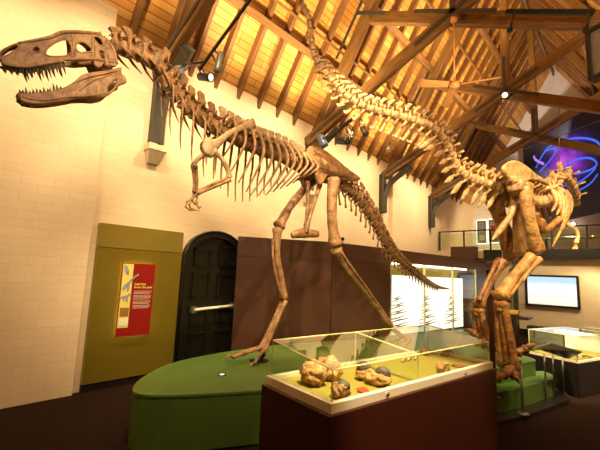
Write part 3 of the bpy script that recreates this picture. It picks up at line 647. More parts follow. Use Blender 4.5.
for i, (px, py) in enumerate(((404, 361), (410, 360), (416, 359))):
    c = on_tray(px, py) + V((0, 0, .014)); k = MB().bone([c - e1 * .07 - e2 * .03, c + V((0, 0, .008)), c + e1 * .06 + e2 * .035], .009, 1.5, 7, 1, 4)
    solo('claw_bone', k, 'ivory', ('left', 'middle', 'right')[i] + ' of three pale little bones side by side in the front case', 'bone', 'little pale bones')
# tiny skeletal model and a card stand at the back right
c = on_tray(447, 356); t_ = thing('small_skeleton_model', 'tiny dark skeleton model standing at the back of the front case', 'skeleton model', c)
link('spine', MB().tube([c + e1 * -.12 + V((0, 0, .03)), c + V((0, 0, .055)), c + e1 * .12 + V((0, 0, .03))], [.004, .012, .004], 6), 'flat', t_)
for j in range(7):
    for g_ in (-1, 1):
        a = c + e1 * (-.07 + j * .023) + V((0, 0, .05)); link('rib', MB().tube([a, a + e2 * g_ * .02 + V((0, 0, -.012)), a + e2 * g_ * .016 + V((0, 0, -.046))], .0035, 5), 'flat', t_)
c = on_tray(459, 357); t_ = thing('card_stand', 'clear folded card stand behind the flat brown fossils', 'stand', c)
link('front_leaf', MB().hexa([c - e1 * .05 - e2 * .03, c + e1 * .05 - e2 * .03, c + e1 * .05 - e2 * .026, c - e1 * .05 - e2 * .026], [c - e1 * .05 + V((0, 0, .1)), c + e1 * .05 + V((0, 0, .1)), c + e1 * .05 + e2 * .004 + V((0, 0, .1)), c - e1 * .05 + e2 * .004 + V((0, 0, .1))]), 'glassg', t_)
link('rear_leaf', MB().hexa([c - e1 * .05 + e2 * .034, c + e1 * .05 + e2 * .034, c + e1 * .05 + e2 * .038, c - e1 * .05 + e2 * .038], [c - e1 * .05 + e2 * .004 + V((0, 0, .1)), c + e1 * .05 + e2 * .004 + V((0, 0, .1)), c + e1 * .05 + e2 * .008 + V((0, 0, .1)), c - e1 * .05 + e2 * .008 + V((0, 0, .1))]), 'glassg', t_)
# ------------------------------------------------------------------ lit case at the right and the graphic stand before it
B0, B1 = V((-1.36, 7.05, 0)), V((-.68, 6.82, 0)); ex = (B1 - B0).normalized(); ey = V((-ex.y, ex.x, 0)); bw_, bd_ = (B1 - B0).length, 1.15
def bp_(u, v, z): p = B0 + ex * u + ey * v; return V((p.x, p.y, z))
def bbox_(u0, u1, v0, v1, z0, z1): return MB().hexa([bp_(u0, v0, z0), bp_(u1, v0, z0), bp_(u1, v1, z0), bp_(u0, v1, z0)], [bp_(u0, v0, z1), bp_(u1, v0, z1), bp_(u1, v1, z1), bp_(u0, v1, z1)])
t = thing('lit_display_case', 'glowing glass topped display case on a dark maroon base at right', 'display case', bp_(bw_ / 2, bd_ / 2, 0))
bz = .48; gz = .86
link('base', bbox_(0, bw_, 0, bd_, 0, bz), 'skirting', t, .006); lab(link('rim', bbox_(.01, bw_ - .01, .01, bd_ - .01, bz, bz + .03), 'cream', t), 'cream rim'); link('tray', bbox_(.04, bw_ - .04, .04, bd_ - .04, bz + .03, bz + .04), 'tray', t)
for nm, a in (('front_glass', (.02, bw_ - .02, .02, .026)), ('back_glass', (.02, bw_ - .02, bd_ - .026, bd_ - .02)), ('side_glass', (.02, .026, .03, bd_ - .03)), ('side_glass', (bw_ - .026, bw_ - .02, .03, bd_ - .03))): link(nm, bbox_(*a, bz + .03, gz), 'glass', t)
link('back_board', bbox_(.04, bw_ - .04, bd_ - .07, bd_ - .05, bz + .04, gz - .06), 'cream', t); link('lid_glass', bbox_(.02, bw_ - .02, .02, bd_ - .02, gz, gz + .008), 'glass', t)
ed = MB(); cs = [(.02, .02), (bw_ - .02, .02), (bw_ - .02, bd_ - .02), (.02, bd_ - .02)]
for i in range(4):
    a, b = cs[i], cs[(i + 1) % 4]; ed.tube([bp_(*a, gz), bp_(*b, gz)], .007, 5); ed.tube([bp_(*a, bz + .03), bp_(*a, gz)], .006, 5)
link('glass_edges', ed, 'edge', t); lab(link('strip_light', bbox_(.1, bw_ - .1, bd_ * .55, bd_ * .66, gz - .03, gz - .012), 'strip2', t), 'glowing strip light')
link('light_hood', bbox_(.35, bw_ - .02, bd_ - .25, bd_ - .03, gz + .03, gz + .06), 'chrome', t)
for i in range(4):
    c = bp_(.2 + i * .15, .3 + .1 * (i % 2), bz + .055); k = MB().bone([c - ex * .05, c + V((0, 0, .012)), c + ex * .06 + ey * .03], .012, 1.5, 7, 1, 4)
    solo('loose_bone', k, 'ochredk', ('first', 'second', 'third', 'fourth')[i] + ' small brown bone from the left in the lit right case', 'bone', 'bones in the lit right case')
t = thing('graphic_stand', 'tilted dark graphic panel on three thin steel posts before the lit case', 'graphic stand', (-.85, 6.2, 0))
gq = [at(534, 347.5, Z=.8), at(567.5, 358.5, Z=.66), at(582, 351, Z=.66), at(550, 342, Z=.8)]
pts = [at(546.7, 406, Z=0), at(555, 402, Z=0), at(564.4, 397, Z=.0)]
ctr = sum(pts, V()) / 3
gq = [at(534, 347.5, X=pts[0].x - .02), at(568, 358.5, X=pts[2].x + .06), at(582, 351.5, X=pts[2].x + .27), at(550.5, 342.5, X=pts[0].x + .12)]
n_ = (gq[1] - gq[0]).cross(gq[3] - gq[0]).normalized()
if n_.z > 0: n_ = -n_
link('graphic_panel', MB().prism(gq, n_ * .012), 'darkface', t)
for p, (px, py) in zip(pts, ((546.5, 352.5), (552.7, 352), (564.2, 355.5))):
    q = at(px, py, X=p.x); q.x, q.y = p.x, p.y
    link('post', MB().tube([V((p.x, p.y, .01)), q], .011, 8), 'grey', t); link('post_foot', MB().lathe(V((p.x, p.y, 0)), (0, 0, 1), [(0, .07), (.012, .065), (.016, .02)], 16), 'grey', t)
# ------------------------------------------------------------------ far end: big screen, table with a red book, gallery post
tvm, nt, b = newmat('screen_picture'); tc = nt.nodes.new('ShaderNodeTexCoord'); sp_ = nt.nodes.new('ShaderNodeSeparateXYZ'); nt.links.new(tc.outputs['Generated'], sp_.inputs[0])
ns = nt.nodes.new('ShaderNodeTexNoise'); mp = nt.nodes.new('ShaderNodeMapping'); mp.inputs['Scale'].default_value = (1.2, 1, 7); nt.links.new(tc.outputs['Generated'], mp.inputs[0]); nt.links.new(mp.outputs[0], ns.inputs[0]); ns.inputs['Scale'].default_value = 2
ad = nt.nodes.new('ShaderNodeMath'); ad.operation = 'MULTIPLY_ADD'; ad.inputs[1].default_value = .35; nt.links.new(ns.outputs[0], ad.inputs[0]); nt.links.new(sp_.outputs[2], ad.inputs[2])
rp = nt.nodes.new('ShaderNodeValToRGB'); e = rp.color_ramp.elements; e[0].position = .12; e[0].color = col4(srgb(226, 196, 160)); e[1].position = 1.0; e[1].color = col4(srgb(176, 206, 222))
for p_, c_ in ((.34, srgb(255, 246, 230)), (.48, srgb(246, 218, 196)), (.58, srgb(255, 244, 236)), (.85, srgb(240, 244, 240))): x = e.new(p_); x.color = col4(c_)
nt.links.new(ad.outputs[0], rp.inputs[0]); nt.links.new(rp.outputs[0], b.inputs['Emission Color']); b.inputs['Emission Strength'].default_value = .55; b.inputs['Roughness'].default_value = .2; b.inputs['Base Color'].default_value = (.02, .02, .02, 1)
x0, x1, z0, z1 = -2.56, -1.21, .93, 1.88; t = thing('wall_screen', 'large black framed screen showing a pale seascape on the far wall', 'screen', ((x0 + x1) / 2, YU, z0))
fr = MB(); f_ = .06
for a in ((x0, x1, z1 - f_, z1), (x0, x1, z0, z0 + f_), (x0, x0 + f_, z0 + f_, z1 - f_), (x1 - f_, x1, z0 + f_, z1 - f_)): fr.box(((a[0] + a[1]) / 2, YU - .06, (a[2] + a[3]) / 2), (a[1] - a[0], .1, a[3] - a[2]))
link('frame', fr, 'black', t); link('screen', MB().box(((x0 + x1) / 2, YU - .04, (z0 + z1) / 2), (x1 - x0 - 2 * f_, .04, z1 - z0 - 2 * f_)), tvm, t)
c = at(511, 343, Z=0); t = thing('side_table', 'brown table carrying a glass box, behind the ornithopod foot', 'table', c)
link('pedestal', MB().box(c + V((0, 0, .33)), (.35, .4, .66)), 'brown', t, .006); link('table_top', MB().box(c + V((.1, 0, .69)), (.75, .55, .06)), 'brown', t, .006)
link('glass_box', MB().box(c + V((.06, 0, .72 + .17)), (.5, .42, .34)), 'glass', t)
k = MB().box(c + V((.05, -.02, .80)), (.34, .26, .03), rot('X', 24)); bk = thing('red_book', 'open red book lying tilted inside the glass box on the table', 'book', c + V((.05, 0, .72)))
link('cover', k, 'red', bk); link('page_block', MB().box(c + V((.05, -.03, .82)), (.3, .22, .02), rot('X', 24)), 'yellow', bk); link('book_rest', MB().box(c + V((.05, .02, .755)), (.2, .14, .07)), 'black', bk)
p = at(516, 296, Y=YU - .35); solo('gallery_post', MB().box((p.x, p.y, 1.17), (.12, .12, 2.34)), 'steel', 'dark grey post holding the gallery, behind the ornithopod shin', 'post', None, .01)
c = at(484, 272, Y=12.6); t = thing('wall_shelves', 'small teal glass shelf unit beyond the end of the showcase', 'shelves', V((c.x, c.y, 0)))
MT['teal'] = mat('teal_glass', srgb(70, 120, 124), .3, c2=srgb(90, 140, 140), scale=4)
link('back_panel', MB().box((c.x, c.y + .15, 1.1), (.5, .03, 2.2)), 'brown', t)
for z in (1.5, 1.75, 2.0): link('shelf', MB().box((c.x, c.y, z), (.5, .3, .04)), 'teal', t)
# low dark bench below the big screen
t = thing('low_bench', 'low dark bench against the far wall under the screen', 'bench', (-1.85, YU - .25, 0))
link('seat', MB().box((-1.85, YU - .25, .3), (1.3, .4, .08)), 'skirting', t, .01)
for x in (-2.4, -1.3): link('leg', MB().box((x, YU - .25, .13), (.1, .34, .26)), 'skirting', t)
# ------------------------------------------------------------------ ceiling fan under the second truss
hub = V((XC, 5.93 - .1, 4.8)); t = thing('ceiling_fan', 'three bladed orange wooden ceiling fan hanging from the second truss', 'ceiling fan', hub)
link('drop_rod', MB().tube([hub, hub + V((0, 0, 1.18))], .014, 8), 'fan', t)
link('motor', MB().lathe(hub, (0, 0, 1), [(-.06, .03), (-.045, .075), (.03, .085), (.05, .03), (.09, .02)], 18), 'fan', t); link('rod_cover', MB().lathe(hub + V((0, 0, 1.12)), (0, 0, 1), [(0, .02), (.03, .06), (.08, .06)], 14), 'fan', t)
for px, py in ((418.5, 83.5), (500, 78), (443, 112)):
    e = at(px, py, Z=hub.z); dd = (e - hub); dd.z = 0; R = max(.55, min(.8, dd.length)); dd.normalize(); sd = V((-dd.y, dd.x, 0))
    a = [hub + dd * .1 - sd * .035, hub + dd * R - sd * .07, hub + dd * (R + .02), hub + dd * R + sd * .07, hub + dd * .1 + sd * .035]
    for q, s_ in zip(a, (-1, -1, 0, 1, 1)): q.z += s_ * .028
    link('blade', MB().prism(a, V((0, 0, .012))), 'fan', t)
# ------------------------------------------------------------------ lamps and light tracks
def lamp(lb, c, dr, L, r, m, hang, lit=False, group='truss spotlights'):
    c, dr = V(c), V(dr).normalized(); t_ = thing('spotlight', lb, 'spotlight', c, group)
    link('housing', MB().lathe(c, dr, [(-L / 2, r * .6), (-L * .42, r * .9), (L * .3, r), (L / 2, r * 1.05), (L / 2, r * .86), (L * .42, r * .84)], 18), m, t_)
    link('lens', MB().lathe(c + dr * L * .44, dr, [(-.004, r * .8), (.004, r * .8)], 18), 'lens' if lit else 'darkface', t_)
    sd = dr.orthogonal().normalized() if abs(dr.z) > .9 else dr.cross(V((0, 0, 1))).normalized()
    k = MB(); h = V(hang)
    for g_ in (-1, 1): k.tube([c + sd * g_ * r * 1.1, c.lerp(h, .6) + sd * g_ * r * 1.1, h], .009, 6)
    link('yoke', k, 'black', t_)
    return t_
yk = 2.4 - .3
tr = [at(254, -6, Y=yk), at(199, 70, Y=yk)]
solo('light_track', MB().beam(tr[0], tr[1], .028, .028), 'black', 'black light track slanting under the nearest roof truss', 'light track', 'light tracks')
k = MB(); a, b_ = at(180, 48, Y=yk), at(190, 64, Y=yk); k.tube([a, b_, at(203, 62, Y=yk)], .016, 6); solo('bracket_arm', k, 'black', 'bent black arm beside the lower end of the nearest light track', 'bracket')
lamp('black cylindrical spotlight glowing at its right end, above the theropod neck', at(205, 77, Y=yk), (.75, .2, -.22), .2, .05, 'black', at(199, 66, Y=yk), True)
lamp('tall grey cylindrical spotlight standing upright beside the nearest light track', at(219, 62, Y=yk), (-.25, 0, -.97), .22, .04, 'grey', at(214, 50, Y=yk))
lamp('blue grey lamp directly behind the theropod neck', at(180, 72, Y=yk + .1), (.3, .2, -.9), .16, .06, 'bluegrey', at(190, 62, Y=yk))
yk = 5.93 - .3
tr = [at(356, 116, Y=yk), at(330, 137, Y=yk)]
solo('light_track', MB().beam(tr[0], tr[1], .05, .05), 'black', 'short black light track near the foot of the second roof truss', 'light track', 'light tracks')
lamp('black spotlight under the foot of the second roof truss', at(342, 141, Y=yk), (.9, .1, -.2), .3, .075, 'black', at(338, 130, Y=yk))
lamp('bright steel spotlight beside the black one under the second truss', at(350, 133, Y=yk), (.3, .1, -.9), .26, .055, 'chrome', at(348, 124, Y=yk))
lamp('dark grey lamp hanging below the long tail', at(364, 131, Y=yk), (.5, -.2, -.85), .22, .06, 'grey', at(360, 118, Y=yk))
lamp('blue grey lamp low at the foot of the second roof truss', at(322, 141, Y=yk), (.3, .3, -.9), .26, .09, 'bluegrey', at(330, 134, Y=yk))
lamp('small white tube lamp on the third truss foot', at(387, 147, Y=9.1), (.4, -.2, -.9), .3, .06, 'cream', at(390, 140, Y=9.1))
c = V((XC, 9.45 - .3, 5.98)); t = thing('globe_lamp', 'bright star-like lamp at the crossing of the third truss', 'lamp', c); link('bulb', MB().blob(c, (.055, .055, .055), 0, 1, 2), 'bulb', t); link('socket', MB().lathe(c + V((0, .08, .02)), (0, 1, 0), [(0, .05), (.12, .06), (.14, .03)], 12), 'black', t)
yk = 5.93 - .16
tr = [at(506, 12, Y=yk), at(594, 12.5, Y=yk)]
solo('light_track', MB().beam(tr[0], tr[1], .05, .07), 'black', 'long black light track on top of the second truss beam, upper right', 'light track', 'light tracks')
for i, px in enumerate((513, 589)):
    k = MB(); k.tube([at(px + 2, 11, Y=yk - .06), at(px, 19, Y=yk - .09), at(px - 3, 30, Y=yk - .05)], .02, 6); k.box(at(px - 3, 30, Y=yk - .05), (.07, .05, .05)); solo('track_clamp', k, 'black', ('left', 'right')[i] + ' black clamp gripping the long upper right light track', 'clamp', 'track clamps')
a, b_ = at(598, 28, Y=5.4), at(614, 72, Y=5.4); c = (a + b_) / 2; t = thing('flood_panel', 'black framed flood lamp hanging at the upper right edge', 'flood lamp', c)
Rz = Matrix.Rotation(math.radians(-25), 3, 'Z'); w_, h_ = .3, a.z - b_.z
fr = MB()
for o_x, o_z, sx_, sz_ in ((-w_ / 2, 0, .05, h_), (w_ / 2, 0, .05, h_), (0, h_ / 2, w_ + .05, .05), (0, -h_ / 2, w_ + .05, .05)): fr.box(c + Rz @ V((o_x, 0, o_z)), (sx_, .14, sz_), Rz)
link('frame', fr, 'black', t); link('diffuser', MB().box(c + Rz @ V((0, -.02, 0)), (w_ - .04, .05, h_ - .04), Rz), 'grey', t); link('hanger', MB().tube([c + V((0, 0, h_ / 2)), V((c.x, 5.7, c.z + h_ / 2 + .3))], .012, 6), 'black', t)
# thin suspension wires of the mural end
for i, (p, q) in enumerate(((at(496, 160, Y=12), at(604, 119, Y=12)), (at(559, 173, Y=9.3), at(559, 102, Y=9.3)))):
    solo('steel_wire', MB().tube([p, q], .008, 5), 'grey', ('long pale tie wire slanting across in front of the mural', 'thin hanging wire above the ornithopod shoulders')[i], 'wire')
# ------------------------------------------------------------------ theropod skeleton
class Path:
    def __init__(s, pts, per=10):
        s.p = catmull(pts, per); s.l = [0]
        for a, b in zip(s.p, s.p[1:]): s.l.append(s.l[-1] + (b - a).length)
        s.L = s.l[-1]
    def at(s, d):
        d = max(0, min(s.L, d))
        for i in range(len(s.l) - 1):
            if d <= s.l[i + 1] + 1e-9:
                f = (d - s.l[i]) / max(1e-9, s.l[i + 1] - s.l[i]); return s.p[i].lerp(s.p[i + 1], f), (s.p[i + 1] - s.p[i]).normalized()
        return s.p[-1], (s.p[-1] - s.p[-2]).normalized()
BX = -3.25
T = thing('theropod_skeleton', 'mounted brown theropod dinosaur skeleton with gaping toothed jaws, striding on the green plinth', 'dinosaur skeleton', (BX, 4.0, PZ), 'mounted dinosaur skeletons')
def tp_(px, py, dx=0): return at(px, py, X=BX + dx)
UP = V((0, 0, 1))
# --- skull: two cheek plates, roof strip, teeth
def cropA(lst): return [(10 + 0 + x / 3.75 - 10, 10 + y / 3.75) for x, y in lst]
XN = BX + .1                                            # near cheek
def to_yz(px, py): p = at(px, py, X=XN); return (p.y, p.z)
def outline(lst, per=3): return [(p.x, p.y) for p in catmull([V((*to_yz(*q), 0)) for q in cropA(lst)], per, True)]
sk_out = [(5, 165), (12, 185), (22, 192), (60, 198), (100, 207), (150, 202), (200, 193), (238, 187), (262, 182), (300, 186), (330, 184), (352, 184), (362, 205), (380, 214), (398, 196), (420, 205), (440, 208), (447, 180), (437, 150), (425, 125), (402, 98), (386, 80), (383, 70), (374, 77), (350, 74), (328, 70), (300, 77), (280, 80), (266, 73), (248, 66), (238, 68), (226, 80), (190, 88), (130, 97), (75, 108), (30, 125), (10, 145)]
holes = [[(178, 150), (190, 130), (225, 110), (255, 105), (270, 125), (273, 150), (255, 164), (215, 166), (186, 161)], [(290, 130), (300, 116), (320, 115), (345, 135), (348, 150), (325, 152), (302, 150)],
         [(358, 97), (375, 94), (392, 115), (387, 128), (370, 117)], [(378, 152), (392, 150), (406, 172), (400, 178), (384, 170)], [(130, 132), (148, 128), (158, 142), (150, 150), (134, 146)], [(16, 150), (34, 136), (66, 123), (70, 131), (46, 144), (24, 156)]]
y_tip, y_back = to_yz(1, 50)[0], to_yz(118, 55)[0]
z_low, z_hi = to_yz(60, 62)[1], to_yz(80, 28)[1]
def half_w(y, z):
    u = (y - y_tip) / (y_back - y_tip); u = max(0, min(1, u)); v = max(0, min(1, (z - z_low) / (z_hi - z_low)))
    return (.018 + .062 * u ** .8) * (1 - .3 * v)
XM = XN - .1
def widen(lp, g):
    cx, cy = sum(p[0] for p in lp) / len(lp), sum(p[1] for p in lp) / len(lp); return [(cx + (x - cx) * (1 + (g - 1) * .5), cy + (y - cy) * g) for x, y in lp]
def cheek(side):
    def fn(u, v, w): return V((XM + side * half_w(u, v) + w * side, u, v + .012 * noise.noise(V((u * 9, v * 9, side))) * 0))
    return fn
k = MB()
for s_ in (1, -1):
    k.plate([outline(sk_out)] + [widen(outline(h), 1.1) if s_ > 0 else widen(outline(h), 1.75) for h in holes[:2] + holes[5:]] + [outline(h) for h in holes[2:5]], cheek(s_), .03, .008)
# brow and rim swellings around the openings
for s_ in (1, -1):
    fn = cheek(s_)
    for h in (holes[:3] + holes[4:5] if s_ > 0 else []):
        lp = outline(h, 4); k.tube([fn(y, z, .012) for y, z in widen(lp, 1.06) + widen(lp, 1.06)[:1]], .007, 6)
    for ln, r in (([(20, 190), (100, 203), (200, 190), (245, 184)], .014), ([(240, 180), (300, 178), (350, 178), (430, 192)], .016), ([(75, 112), (190, 94), (245, 74), (330, 76), (385, 82)], .016), ([(275, 85), (283, 130), (276, 175)], .015), ([(352, 90), (356, 140), (352, 180)], .014), ([(395, 90), (430, 140), (442, 200)], .016)):
        k.tube(catmull([fn(*to_yz(*q), .012) for q in cropA(ln)], 5), [r * .6, r, r, r * .7], 7)
top = [to_yz(*q) for q in cropA([(5, 160), (10, 148), (30, 128), (75, 111), (130, 100), (190, 92), (228, 84), (243, 72), (266, 77), (300, 81), (330, 75), (374, 81), (388, 88), (402, 102), (425, 128), (437, 152)])]
f1, f2 = cheek(1), cheek(-1)
vs = []
for y, z in top:
    for i in range(5):
        p = f1(y, z, 0).lerp(f2(y, z, 0), i / 4); p.z += .012 * math.sin(math.pi * i / 4); vs.append(p)
n = len(top); fs = [(i * 5 + j, i * 5 + j + 1, i * 5 + 6 + j, i * 5 + 5 + j) for i in range(n - 1) for j in range(4)]
low = [p - V((0, 0, .022)) for p in vs]
k.add(vs + low, fs + [tuple(5 * n + i for i in f[::-1]) for f in fs], True)
# palate and back of the skull
pal = [to_yz(*q) for q in cropA([(20, 183), (80, 190), (150, 188), (230, 178), (300, 176), (370, 190), (430, 196)])]
for i, ((ya, za), (yb, zb_)) in enumerate(zip(pal, pal[1:])):
    a1, a2, b1, b2 = f1(ya, za + .015, 0), f2(ya, za + .015, 0), f1(yb, zb_ + .015, 0), f2(yb, zb_ + .015, 0)
    if i in (0, 1, 5): k.hexa([a1, b1, b2, a2], [a1 + V((0, 0, .012)), b1 + V((0, 0, .012)), b2 + V((0, 0, .012)), a2 + V((0, 0, .012))])
a = V((XM, *to_yz(*cropA([(425, 165)])[0]))); k.blob(a, (.05, .045, .05), .2, 3, 3, 5)
SKL = link('skull', k, 'skull', T)
def tooth(parent, root, tip, bend, r, name='tooth'):
    m_ = root.lerp(tip, .5) + bend; return link(name, MB().tube([root - (tip - root) * .15, root, root.lerp(m_, .6), m_, m_.lerp(tip, .6), tip], [r * .8, r, r * .9, r * .72, r * .4, r * .08], 7, .65), 'tooth', parent)
ux = [(27, 193, 26), (40, 196, 20), (53, 198, 26), (66, 200, 34), (79, 202, 22), (92, 205, 30), (106, 207, 46), (120, 207, 38), (134, 206, 26), (148, 204, 46), (162, 202, 44), (176, 199, 32), (189, 197, 50), (203, 194, 48), (217, 192, 40), (230, 190, 50), (243, 187, 46)]
for s_ in (1, -1):
    fn = cheek(s_)
    for i, (x, y, l) in enumerate(ux):
        if s_ < 0 and i % 2: continue
        r0 = fn(*to_yz(x / 3.75, 10 + (y - 3) / 3.75), -.004); tpn = fn(*to_yz((x + l * .28) / 3.75, 10 + (y + l) / 3.75), -.012)
        tooth(SKL, r0, tpn, V((0, -.004, -.002)), .0125)
# --- lower jaw
XJ = XN
jw_out = [(78, 298), (75, 312), (90, 335), (120, 346), (170, 348), (240, 339), (310, 326), (370, 328), (410, 318), (440, 290), (455, 281), (475, 272), (470, 250), (457, 240), (456, 215), (435, 217), (400, 224), (350, 230), (310, 240), (285, 262), (255, 280), (230, 290), (180, 299), (130, 304), (100, 303)]
jw_hole = [[(437, 262), (430, 288), (408, 306), (402, 298), (420, 276)]]
def jaw_fn(side):
    def fn(u, v, w):
        t_ = max(0, min(1, (u - to_yz(19, 90)[0]) / (to_yz(122, 80)[0] - to_yz(19, 90)[0]))); return V((XM + side * (.022 + .07 * t_ ** .8) + w * side, u, v))
    return fn
k = MB()
for s_ in (1, -1):
    fn = jaw_fn(s_); k.plate([outline(jw_out)] + [outline(h) for h in jw_hole], fn, .036, .012)
    for ln, r in (([(90, 318), (170, 332), (260, 322), (360, 318), (420, 305)], .014), ([(290, 266), (340, 246), (400, 236), (448, 226)], .016), ([(300, 300), (350, 262), (430, 240)], .012)): k.tube(catmull([fn(*to_yz(*q), .014) for q in cropA(ln)], 5), [r * .5, r, r * .9, r * .4], 7)
fr_ = [to_yz(*q) for q in cropA([(82, 306), (84, 324), (100, 336), (130, 340)])]
for (ya, za), (yb, zb_) in zip(fr_, fr_[1:]): k.tube([jaw_fn(1)(ya, za, 0), jaw_fn(-1)(ya, za, 0)], .016, 7); k.tube([jaw_fn(1)(yb, zb_, 0), jaw_fn(-1)(yb, zb_, 0)], .016, 7)
JAW = link('lower_jaw', k, 'skull', T)
lx = [(84, 299, 16), (96, 302, 18), (108, 303, 28), (122, 304, 14), (134, 303, 18), (147, 302, 20), (160, 301, 16), (174, 299, 22), (188, 297, 14), (210, 293, 28), (222, 290, 20), (235, 288, 12)]
for s_ in (1, -1):
    fn = jaw_fn(s_)
    for i, (x, y, l) in enumerate(lx):
        if s_ < 0 and i % 2 == 0: continue
        tooth(JAW, fn(*to_yz(x / 3.75, 10 + (y + 4) / 3.75), -.004), fn(*to_yz((x - l * .12) / 3.75, 10 + (y - l) / 3.75), -.008), V((0, .002, 0)), .0105)
# jaw joint pieces
a = V((XM, *to_yz(108, 62)))
for s_ in (1, -1): k = MB(); k.bone([a + V((s_ * .09, -.02, .06)), a + V((s_ * .09, 0, -.03))], .018, 1.4, 7); link('quadrate_bone', k, 'skull', T)
# --- vertebral column
neck = [(112, 46), (127, 50), (143, 56), (157, 66), (167, 82), (177, 96), (190, 109), (204, 120), (216, 128)]
back = [(216, 128), (235, 138), (248, 145), (261, 150), (274, 154), (286, 159), (296, 165), (304, 168)]
sacr = [(304, 168), (314, 172), (326, 178), (338, 183)]
tail = [(338, 183), (348, 189), (358, 198), (366, 209), (374, 221), (383, 238), (395, 256), (409, 269), (425, 281), (438, 287.5), (449, 289)]
def pth(l): return Path([tp_(*q) for q in l])
def series(path, n, fn, parent, name, m, taper=None):
    w = [(taper(i / (n - 1)) if taper else 1) for i in range(n)]; tot = sum(w); d_ = 0; out = []
    for i in range(n):
        L = path.L * w[i] / tot; c, f = path.at(d_ + L / 2); d_ += L
        k = MB(); fn(k, c, f, L, i, i / (n - 1)); out.append((link(name, k, m, parent), c, f, L)); 
    return out
def vneck(k, c, f, L, i, t):
    R = .072 + .012 * t
    k.vertebra(c, f, UP, L * .86, R, .07 + .05 * t + .03 * (i % 2), .08, .04, .45, .09, .02)
    for g in (-1, 1): k.tube([c + V((g * R, 0, -R * .3)), c + V((g * R * 1.3, 0, -R)) + f * .06, c + V((g * R * 1.2, 0, -R * 1.5 - .03)) + f * .14], [.016, .012, .004], 6)
NV = series(pth(neck), 9, vneck, T, 'neck_vertebra', 'bone', lambda t: .85 + .3 * t)
SPN = []
def vback(k, c, f, L, i, t): SPN.append(MB()); k.vertebra(c, f, UP, L * .9, .082, .16 + .03 * t, .095, .035, .12, .1, -.02, top=1.1, spine=SPN[-1])
BVS = series(pth(back), 13, vback, T, 'back_vertebra', 'bone')
for (o, c, f, L), sb in zip(BVS, SPN): lab(link('neural_spine', sb, 'bonepale', o, .006), 'pale square topped spine')
def vsac(k, c, f, L, i, t): k.vertebra(c, f, UP, L * .96, .085, .16, .11, .03, 0, .06)
series(pth(sacr), 5, vsac, T, 'sacral_vertebra', 'bone')
def vtail(k, c, f, L, i, t):
    R = .085 * (1 - t) ** .95 + .012; sh = .19 * (1 - t) ** 1.5 + .006
    up = (UP - f * f.dot(UP)).normalized()
    k.vertebra(c, f, up, L * .9, R, sh, L * .85 + .01, .022 * (1 - .5 * t), .5, .07 * (1 - t), .0, 9, i < 20)
TV_ = series(pth(tail), 32, vtail, T, 'tail_vertebra', 'bone', lambda t: 1.25 - .5 * t)
for i, (o, c, f, L) in enumerate(TV_):
    if i > 26: break
    t_ = i / 31; R = .085 * (1 - t_) ** .8 + .016; up = (UP - f * f.dot(UP)).normalized(); ln = .2 * (1 - t_) ** 1.2 + .03
    a = c - up * R * .9 - f * L * .45; b_ = a - up * ln + f * ln * .45
    k = MB()
    for g in (-1, 1): k.tube([a + V((g * R * .45, 0, 0)), a.lerp(b_, .35)], [.018, .015], 5)
    k.tube([a.lerp(b_, .3), a.lerp(b_, .7), b_], [.017, .018, .022 * (1 - t_) + .008], 6, .6); link('chevron_bone', k, 'bone', T)
# --- ribs
RL = [.42, .54, .62, .68, .7, .68, .66, .6, .54, .48, .4, .32, .24]
for i, (o, c, f, L) in enumerate(BVS[:12]):
    for g in (1, -1):
        l = RL[i] * (.97 if g > 0 else 1.0); w = .17 + .05 * math.sin(math.pi * i / 12)
        a = c + V((g * .06, 0, .05)); pts = [a, a + V((g * w * .8, .02, .03)), a + V((g * w * 1.18, .02 + .01 * i, -.17 * l / .6)), a + V((g * w * 1.0, -.0 + .004 * i, -.6 * l)), a + V((g * w * .5, -.05 - .05 * (g > 0) * (i > 3), -l))]
        k = MB(); k.tube(catmull(pts, 6), [.018, .026, .022, .018, .015, .008], 7, .7); link('rib', k, 'bone', T)
for i, (o, c, f, L) in enumerate(NV[4:]):
    for g in (1, -1):
        a = c + V((g * .06, 0, -.02)); k = MB(); k.tube([a, a + V((g * .06, .02, -.06)), a + V((g * .06, .03, -.2 - .05 * i)), a + V((g * .04, .04, -.3 - .06 * i))], [.014, .012, .009, .003], 6); lab(link('rib', k, 'bone', T))
# --- shoulder and arms
k = MB(); xs_ = .26
bl = catmull([tp_(254, 123, .2), tp_(243, 127, .24), tp_(230, 133, .27), tp_(220, 141, .28), tp_(212, 147, .28)], 5); k.tube(bl, [.06, .04, .03, .032, .045, .07], 8, .35, (0, 0, 1)); k.blob(tp_(209, 148, .28), (.03, .07, .095), .3, 2, 3, 4); link('scapula', k, 'bonepale', T)
k = MB(); bl = catmull([tp_(250, 122, -.2), tp_(228, 132, -.27), tp_(208, 146, -.28)], 6); k.tube(bl, [.05, .03, .045, .06], 8, .35); k.blob(tp_(206, 148, -.28), (.04, .08, .09), .12, 2, 3, 8); link('scapula', k, 'bone', T)
def part(name, pts, r, m='bone', ends=1.5, **kw): k = MB(); k.bone(pts, r, ends, **kw); return link(name, k, m, T)
part('humerus', [tp_(214, 151, .28), tp_(222, 159, .29), tp_(228, 170, .29), tp_(229, 177, .28)], .025, 'bonepale', 1.5)
part('radius', [tp_(228, 178, .28), tp_(213, 184, .26), tp_(199, 191, .25)], .014, 'bone', 1.5); part('ulna', [tp_(230, 180, .3), tp_(214, 187, .29), tp_(198, 193, .28)], .016, 'bone', 1.6)
part('humerus', [tp_(204, 155, -.28), tp_(197, 160, -.28), tp_(193.5, 166, -.28)], .026, 'bonepale', 1.5)
